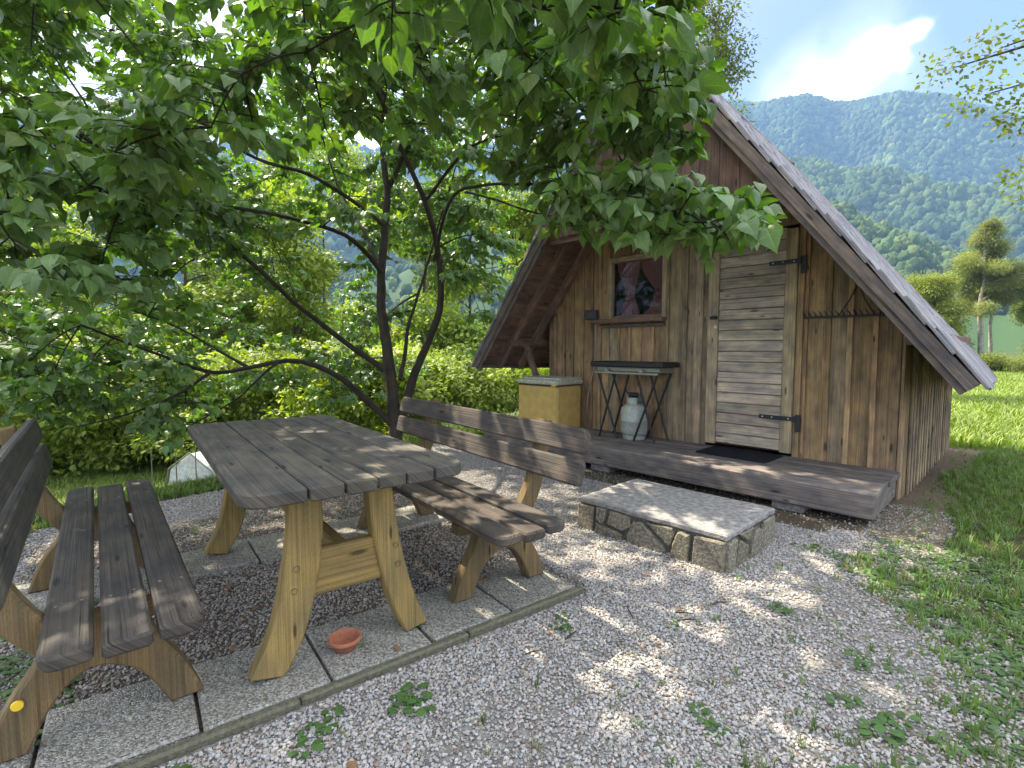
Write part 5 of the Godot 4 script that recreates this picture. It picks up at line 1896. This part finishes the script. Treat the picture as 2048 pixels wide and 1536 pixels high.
func make_background() -> void:
	var tuft := spray_mesh(26, 0.22, 0.30)
	var fine := spray_mesh(34, 0.14, 0.22)
	var needle := spray_mesh(40, 0.26, 0.07)
	# trees and bushes below the terrace, lit from behind
	var spots := [[-15.0, 14.0, 7.5, 2.8], [-12.0, 19.0, 9.5, 3.0], [-7.5, 18.0, 8.0, 2.8], [-3.2, 19.5, 9.0, 2.8], [-18.0, 22.0, 12.0, 3.6], [-9.5, 26.0, 13.0, 4.0], [0.2, 22.0, 9.0, 2.5], [-21.0, 16.5, 9.0, 3.2], [-26.0, 26.0, 12.0, 4.2], [-17.0, 31.0, 13.0, 4.6], [-2.5, 30.0, 12.0, 4.2]]
	for q in spots:
		make_tree("valley_tree", "leafy sunlit tree below the terrace behind the spreading tree", "tree", yard(q[0], q[1]), q[2] * 0.85, 0.13, M.bark, lobes_for(13, q[2], q[2] * 0.22, q[3], 1.15), tuft, 85, Vector2(0.55, 0.9), Color(0.36, 0.45, 0.085), "trees below the terrace")
	for q in [[-9.5, 9.6], [-6.6, 11.6], [-3.2, 10.4], [-1.0, 11.5], [-11.0, 9.5], [0.6, 13.0], [-13.0, 11.0], [-7.5, 13.0], [-2.0, 13.5], [-14.0, 13.5], [-10.5, 13.0], [-16.5, 15.0], [-12.0, 15.5], [-4.2, 14.0], [-8.8, 15.5], [-7.2, 10.4], [-8.4, 10.8], [-10.2, 11.2], [-3.0, 12.0], [-5.0, 12.2], [-6.0, 13.2]]:
		make_tree("bush", "low bright green bush at the foot of the bank", "bush", yard(q[0], q[1]), 1.5, 0.05, M.bark, lobes_for(8, 2.3, 0.35, 1.25, 0.72), tuft, 70, Vector2(0.35, 0.6), Color(0.36, 0.45, 0.085), "bushes below the terrace")
	# slim tree behind the hut
	var slim := []
	for i in 15:
		var y := lerpf(5.5, 11.2, i / 14.0)
		slim.append([rng.randf_range(-0.7, 0.7), y, rng.randf_range(-0.7, 0.7), 0.75, 0.6, 0.75])
	make_tree("slim_tree", "slim tree with thin airy foliage rising behind the hut roof", "tree", yard(5.5, 14.5), 11.5, 0.12, M.pale_bark, slim, fine, 42, Vector2(0.5, 0.8), Color(0.20, 0.24, 0.08))
	# trees beyond the lawn
	var pine := []
	for i in 24:
		var y := lerpf(3.5, 8.6, i / 23.0)
		var f := 1.0 - absf(y - 5.4) / 3.7
		pine.append([rng.randf_range(-1.6, 1.6) * f, y, rng.randf_range(-1.6, 1.6) * f, 0.55 * f + 0.25, 0.38, 0.55 * f + 0.25])
	make_tree("pine_tree", "tall pine with a bare pale trunk beyond the lawn", "tree", yard(29.0, 31.5), 8.4, 0.17, M.pale_bark, pine, needle, 60, Vector2(0.5, 0.8), Color(0.30, 0.33, 0.13))
	var pine2 := []
	for i in 9:
		var y := lerpf(4.4, 6.8, i / 8.0)
		pine2.append([rng.randf_range(-1.1, 1.1), y, rng.randf_range(-1.1, 1.1), 0.9, 0.6, 0.9])
	make_tree("pine_tree", "shorter pine with a thin trunk just behind the tall pine", "tree", yard(30.4, 32.4), 6.4, 0.13, M.pale_bark, pine2, needle, 130, Vector2(0.6, 1.0), Color(0.18, 0.22, 0.09))
	make_tree("lime_tree", "round yellow-green tree beyond the lawn next to the pines", "tree", yard(23.8, 29.0), 4.6, 0.15, M.bark, lobes_for(12, 4.9, 1.6, 1.15, 0.75), fine, 120, Vector2(0.5, 0.8), Color(0.30, 0.34, 0.08))
	for q in [[26.5, 33.0, 4.2], [33.5, 31.0, 5.6], [22.0, 36.0, 4.0], [35.5, 34.0, 6.5], [29.5, 37.0, 5.0], [25.0, 38.0, 5.0]]:
		make_tree("woodland_tree", "mid-green tree in the row behind the lawn and pines", "tree", yard(q[0], q[1]), q[2] * 0.85, 0.14, M.bark, lobes_for(12, q[2], 0.7, 1.9, 0.95), fine, 150, Vector2(0.6, 0.95), Color(0.22, 0.28, 0.085), "trees in a row beyond the lawn")
	for q in [[19.2, 20.6], [20.6, 21.5], [21.6, 20.4], [18.2, 21.0], [22.8, 21.6]]:
		make_tree("meadow_shrub", "low yellow-green shrub at the far edge of the lawn", "shrub", yard(q[0], q[1]), 0.5, 0.03, M.bark, lobes_for(6, 0.55, 0.2, 1.1, 0.45), fine, 120, Vector2(0.3, 0.5), Color(0.20, 0.24, 0.06), "shrubs at the far edge of the lawn")
	# tree at the lawn's right whose outer twigs reach over
	var over := [[-2.35, 4.75, 0.2, 0.35, 0.2, 0.35], [-1.9, 4.9, 0.0, 0.4, 0.2, 0.4], [-1.95, 4.35, 0.1, 0.35, 0.2, 0.35], [-1.6, 3.9, 0.2, 0.3, 0.2, 0.3], [-1.5, 3.2, 0.1, 0.3, 0.2, 0.3], [-1.3, 5.3, 0.0, 0.5, 0.3, 0.5], [0.0, 5.2, 0.0, 1.2, 0.8, 1.2], [0.6, 4.2, 0.4, 1.1, 0.8, 1.1], [0.5, 6.0, -0.3, 1.0, 0.7, 1.0], [1.2, 5.0, 0.2, 1.0, 0.8, 1.0]]
	make_tree("lawn_tree", "small-leaved tree by the lawn whose twigs reach in front of the mountain", "tree", Vector3(1.35, 0.0, -8.9), 5.6, 0.11, M.bark, over, spray_mesh(12, 0.20, 0.34), 16, Vector2(0.26, 0.42), Color(0.20, 0.24, 0.085))
	# the strip of road past the lawn
	var road := Shape.new()
	var a := yard(17.0, 25.0)
	var b := yard(60.0, 24.0)
	var along := (b - a).normalized()
	var across := along.cross(Vector3.UP).normalized() * 1.4
	for i in 30:
		var p := a.lerp(b, i / 30.0)
		var q := a.lerp(b, (i + 1) / 30.0)
		p.y = height(p.x, p.z) + 0.10
		q.y = height(q.x, q.z) + 0.10
		road.quad(p - across, q - across, q + across, p + across, Vector3.UP)
	structure("road", road.mesh(), M.asphalt)
	# a white cover on the lower lawn, and thin stakes
	var at := yard(-5.45, 9.3)
	var tent := thing("white_tent", "low white tent on the sunny lawn below the terrace", "tent", at, 0.55)
	var cloth := Shape.new()
	cloth.slab(PackedVector2Array([Vector2(-0.52, 0.02), Vector2(-0.45, 0.32), Vector2(0.0, 0.62), Vector2(0.45, 0.32), Vector2(0.52, 0.02)]), -0.6, 0.6, 0.01)
	part(tent, "cover", cloth.mesh(), M.canvas_white)
	for z in [-0.55, 0.55]:
		for x in [-0.468, 0.468]:
			var rib := Shape.new()
			rib.tube(PackedVector3Array([Vector3(x * 1.14, 0, z * 1.11), Vector3(x, 0.325, z * 1.11), Vector3(0, 0.635, z * 1.11)]), PackedFloat32Array([0.015, 0.015, 0.015]), 6)
			part(tent, "pole", rib.mesh(), M.stove_metal)
	for q in [[-4.9, 7.3], [-4.55, 7.2], [-5.4, 7.5]]:
		var p := yard(q[0], q[1])
		var s := Shape.new()
		s.tube(PackedVector3Array([Vector3(0, -0.1, 0), Vector3(0.01, 0.9, 0.0)]), PackedFloat32Array([0.009, 0.007]), 6)
		var o := part(self, numbered("garden_stake"), s.mesh(), M.pale_bark, Transform3D(Basis.IDENTITY, p))
		tag(o, "thin stake standing in the grass below the terrace", "stake", "stakes below the terrace")


# ---------------------------------------------------------------- grass and weeds

func tuft_mesh(blades: int, high: float, spread: float) -> ArrayMesh:
	var s := Shape.new()
	for i in blades:
		var w := rng.randf() * TAU
		var foot := Vector3(cos(w), 0, sin(w)) * rng.randf_range(0.0, spread)
		var lean := Vector3(cos(w + rng.randfn(0, 0.7)), 0, sin(w + rng.randfn(0, 0.7))) * high * rng.randf_range(0.15, 0.75)
		var h := high * rng.randf_range(0.55, 1.15)
		var side := lean.cross(Vector3.UP).normalized() * high * 0.045
		var a := foot + lean * 0.3 + Vector3(0, h * 0.6, 0)
		var b := foot + lean + Vector3(0, h, 0)
		var out := lean.normalized() + Vector3.UP * 0.5
		var g := rng.randf_range(0.7, 1.0)
		s.col = Color(g, g, g)
		s.quad(foot - side, foot + side, a + side * 0.8, a - side * 0.8, out)
		s.tri(a - side * 0.8, a + side * 0.8, b, out)
	return s.mesh()


func weed_mesh(leaves: int, size: float) -> ArrayMesh:
	# a rosette of rounded leaves on short stalks
	var s := Shape.new()
	for i in leaves:
		var w := TAU * i / leaves + rng.randfn(0, 0.35)
		var d := Vector3(cos(w), 0, sin(w))
		var side := Vector3(-d.z, 0, d.x)
		var l := size * rng.randf_range(0.55, 1.1)
		var up := rng.randf_range(0.15, 0.7)
		var root := Vector3.ZERO
		var neck := d * l * 0.5 + Vector3(0, l * up * 0.7, 0)
		var tip := d * l * 1.25 + Vector3(0, l * up * 0.65, 0)
		var mid := (neck + tip) / 2.0 + Vector3(0, l * 0.05, 0)
		var g := rng.randf_range(0.75, 1.0)
		s.col = Color(g, g, g)
		s.tri(root, neck + side * l * 0.015, neck - side * l * 0.015, Vector3.UP)
		var rim := []
		for k in 7:
			var a := PI * k / 6.0
			rim.append(neck.lerp(tip, (1 - cos(a)) / 2.0) + side * sin(a) * l * 0.27 + Vector3(0, 0.04 * l * sin(a), 0))
		var rim2 := []
		for k in 7:
			var a := PI * k / 6.0
			rim2.append(neck.lerp(tip, (1 - cos(a)) / 2.0) - side * sin(a) * l * 0.27 + Vector3(0, 0.04 * l * sin(a), 0))
		for k in 6:
			s.tri(mid, rim[k], rim[k + 1], Vector3.UP)
			s.tri(mid, rim2[k], rim2[k + 1], Vector3.UP)
	return s.mesh()


func make_grass() -> void:
	var places := []
	var tints := []
	var lawn := []
	var lawn_t := []
	var tries := 0
	# the rough grass by the path and round the hut, and what grows on the bank
	while places.size() < 42000 and tries < 400000:
		tries += 1
		var x := rng.randf_range(-9.0, 3.0)
		var z := rng.randf_range(-9.0, 2.2)
		if x > -4.0 and x < -0.6 and z < -3.6 and z > -8.0:
			continue
		var k := ground_kind(x, z)
		var keep := 1.0
		if k == 3.0:
			keep = 0.4
		elif k == 2.0:
			keep = 0.004
		elif k == 1.0:
			var d := grass_edge(z) - x
			keep = 0.34 * exp(-d * 2.6) * (1.0 if noise.get_noise_2d(x * 4.0 + 80.0, z * 4.0) > 0.0 else 0.15)
		elif z > -3.9 and x > grass_edge(z):
			keep = clampf(0.18 + (x - grass_edge(z)) * 1.5 + 0.8 * noise.get_noise_2d(x * 5.0, z * 5.0), 0.03, 1.0)
		if x < -5.5:
			keep *= 0.5
		if rng.randf() > keep or Vector2(x, z).length() < 0.5:
			continue
		var s := rng.randf_range(0.6, 1.3) * (0.6 if k == 1.0 or k == 3.0 else 1.0)
		places.append(Transform3D(Basis(Vector3.UP, rng.randf() * TAU).scaled(Vector3(s, s * rng.randf_range(0.7, 1.2), s)), Vector3(x, height(x, z) - 0.003, z)))
		var g := rng.randf_range(0.7, 1.3) * (1.0 + 0.5 * noise.get_noise_2d(x * 1.5, z * 1.5))
		tints.append(Color(0.19 * g, 0.28 * g, 0.08 * g) if rng.randf() > 0.07 else Color(0.26 * g, 0.24 * g, 0.11 * g))
	var o := swarm(self, "grass", tuft_mesh(8, 0.062, 0.022), M.grass, places, tints)
	tag(o, "short rough grass round the hut and at the edge of the gravel", "grass")
	o.set_meta("kind", "stuff")
	# the sunny lawn further off
	for i in 60000:
		var p := Vector3.ZERO
		if i % 5 < 3:
			p = yard(rng.randf_range(5.0, 26.0), rng.randf_range(6.0, 22.0))
		else:
			p = yard(rng.randf_range(-12.0, 1.0), rng.randf_range(6.5, 16.0))
		if p.x > -4.9 and p.x < -0.3 and p.z < -3.5 and p.z > -8.0:
			continue
		var s := rng.randf_range(0.7, 1.5) * (1.0 + p.length() * 0.05)
		lawn.append(Transform3D(Basis(Vector3.UP, rng.randf() * TAU).scaled(Vector3(s * 1.4, s, s * 1.4)), p))
		var g := rng.randf_range(0.75, 1.25) * (1.0 + 0.35 * noise.get_noise_2d(p.x * 0.8, p.z * 0.8))
		lawn_t.append(Color(0.25 * g, 0.325 * g, 0.07 * g))
	var l := swarm(self, "lawn_grass", tuft_mesh(9, 0.07, 0.06), M.grass, lawn, lawn_t)
	tag(l, "sunlit mown lawn beyond the hut and below the terrace", "lawn")
	l.set_meta("kind", "stuff")
	# broad-leaved weeds: a carpet in the grass, single plants in the gravel
	var wp := []
	var wt := []
	tries = 0
	while wp.size() < 1700 and tries < 60000:
		tries += 1
		var x := rng.randf_range(-3.2, 1.2)
		var z := rng.randf_range(-4.0, 1.6)
		var uw := set_uw(x, z)
		var bank := uw.y > 0.85 and uw.x < 0.42 or uw.y > 1.0 and uw.x < 0.4
		var edge := x > grass_edge(z) + 0.05 and z < -0.6
		if not (edge or bank) or Vector2(x, z).length() < 0.6 or ground_kind(x, z) == 3.0:
			continue
		var s := rng.randf_range(0.6, 1.25)
		wp.append(Transform3D(Basis(Vector3.UP, rng.randf() * TAU).scaled(Vector3.ONE * s), Vector3(x, height(x, z), z)))
		var g := rng.randf_range(0.7, 1.3)
		wt.append(Color(0.11 * g, 0.21 * g, 0.06 * g))
	var c := swarm(self, "clover", weed_mesh(6, 0.038), M.grass, wp, wt)
	tag(c, "clover and small broad-leaved weeds growing through the grass", "weeds")
	c.set_meta("kind", "stuff")
	var green := M.grass.duplicate() as StandardMaterial3D
	green.albedo_color = lin(0.10, 0.195, 0.05)
	var weeds := [weed_mesh(9, 0.048), weed_mesh(12, 0.040), weed_mesh(8, 0.055)]
	var clumps := [[-0.30, -1.92, 6], [-0.40, -2.24, 5], [-0.64, -1.54, 4], [-0.90, -2.0, 1], [-0.76, -2.30, 2], [-1.44, -0.92, 4], [-1.50, -0.62, 4], [-1.42, -1.66, 3], [-0.90, -3.38, 4], [-0.66, -3.42, 4], [-1.60, -0.22, 4], [-2.08, 0.08, 4]]
	for q in clumps:
		for i in int(q[2]):
			var x: float = q[0] + rng.randfn(0, 0.05)
			var z: float = q[1] + rng.randfn(0, 0.05)
			var w := part(self, numbered("weed_plant"), weeds[i % 3], green, Transform3D(Basis(Vector3.UP, rng.randf() * TAU).scaled(Vector3.ONE * rng.randf_range(0.45, 1.1)), Vector3(x, height(x, z) + 0.002, z)))
			tag(w, "small broad-leaved weed growing in the gravel or along the kerb", "weed", "weeds in the gravel")


func make_litter() -> void:
	# fallen brown leaves and twigs lying on the gravel
	var brown := leaf_mat(0.20, 0.115, 0.05, Color(0.3, 0.2, 0.1), 0.85)
	brown.vertex_color_use_as_albedo = false
	var m := leaf_mesh(0.15, 0.4, 0.8, 0.0)
	for i in 46:
		var x := rng.randf_range(-3.2, -0.3)
		var z := rng.randf_range(-3.4, -0.5)
		var uw := set_uw(x, z)
		if x > -2.2 and x < -1.0 and z < -2.55:
			continue
		var y := height(x, z) + 0.012
		if absf(absf(uw.x) - 0.637) < 0.22 and absf(uw.y) < 1.2:
			y = 0.032
		var o := part(self, numbered("fallen_leaf"), m, brown, leaf_at(Vector3(x, y, z), Vector3(cos(i * 2.4), 0, sin(i * 2.4)), rng.randf_range(-0.25, 0.1), rng.randfn(0, 0.25), rng.randf_range(0.02, 0.045)))
		tag(o, "dry brown fallen leaf lying on the gravel or paving", "leaf", "fallen leaves on the ground")
	for i in 7:
		var x := rng.randf_range(-1.4, -0.3)
		var z := rng.randf_range(-3.0, -1.0)
		var w := rng.randf() * TAU
		var d := Vector3(cos(w), 0, sin(w)) * rng.randf_range(0.03, 0.07)
		var s := Shape.new()
		s.tube(PackedVector3Array([-d, Vector3(0, 0.004, 0.004), d]), PackedFloat32Array([0.0025, 0.003, 0.0015]), 5)
		var o := part(self, numbered("twig"), s.mesh(), M.bark, Transform3D(Basis.IDENTITY, Vector3(x, height(x, z) + 0.012, z)))
		tag(o, "short dry twig lying on the gravel", "twig", "twigs on the gravel")
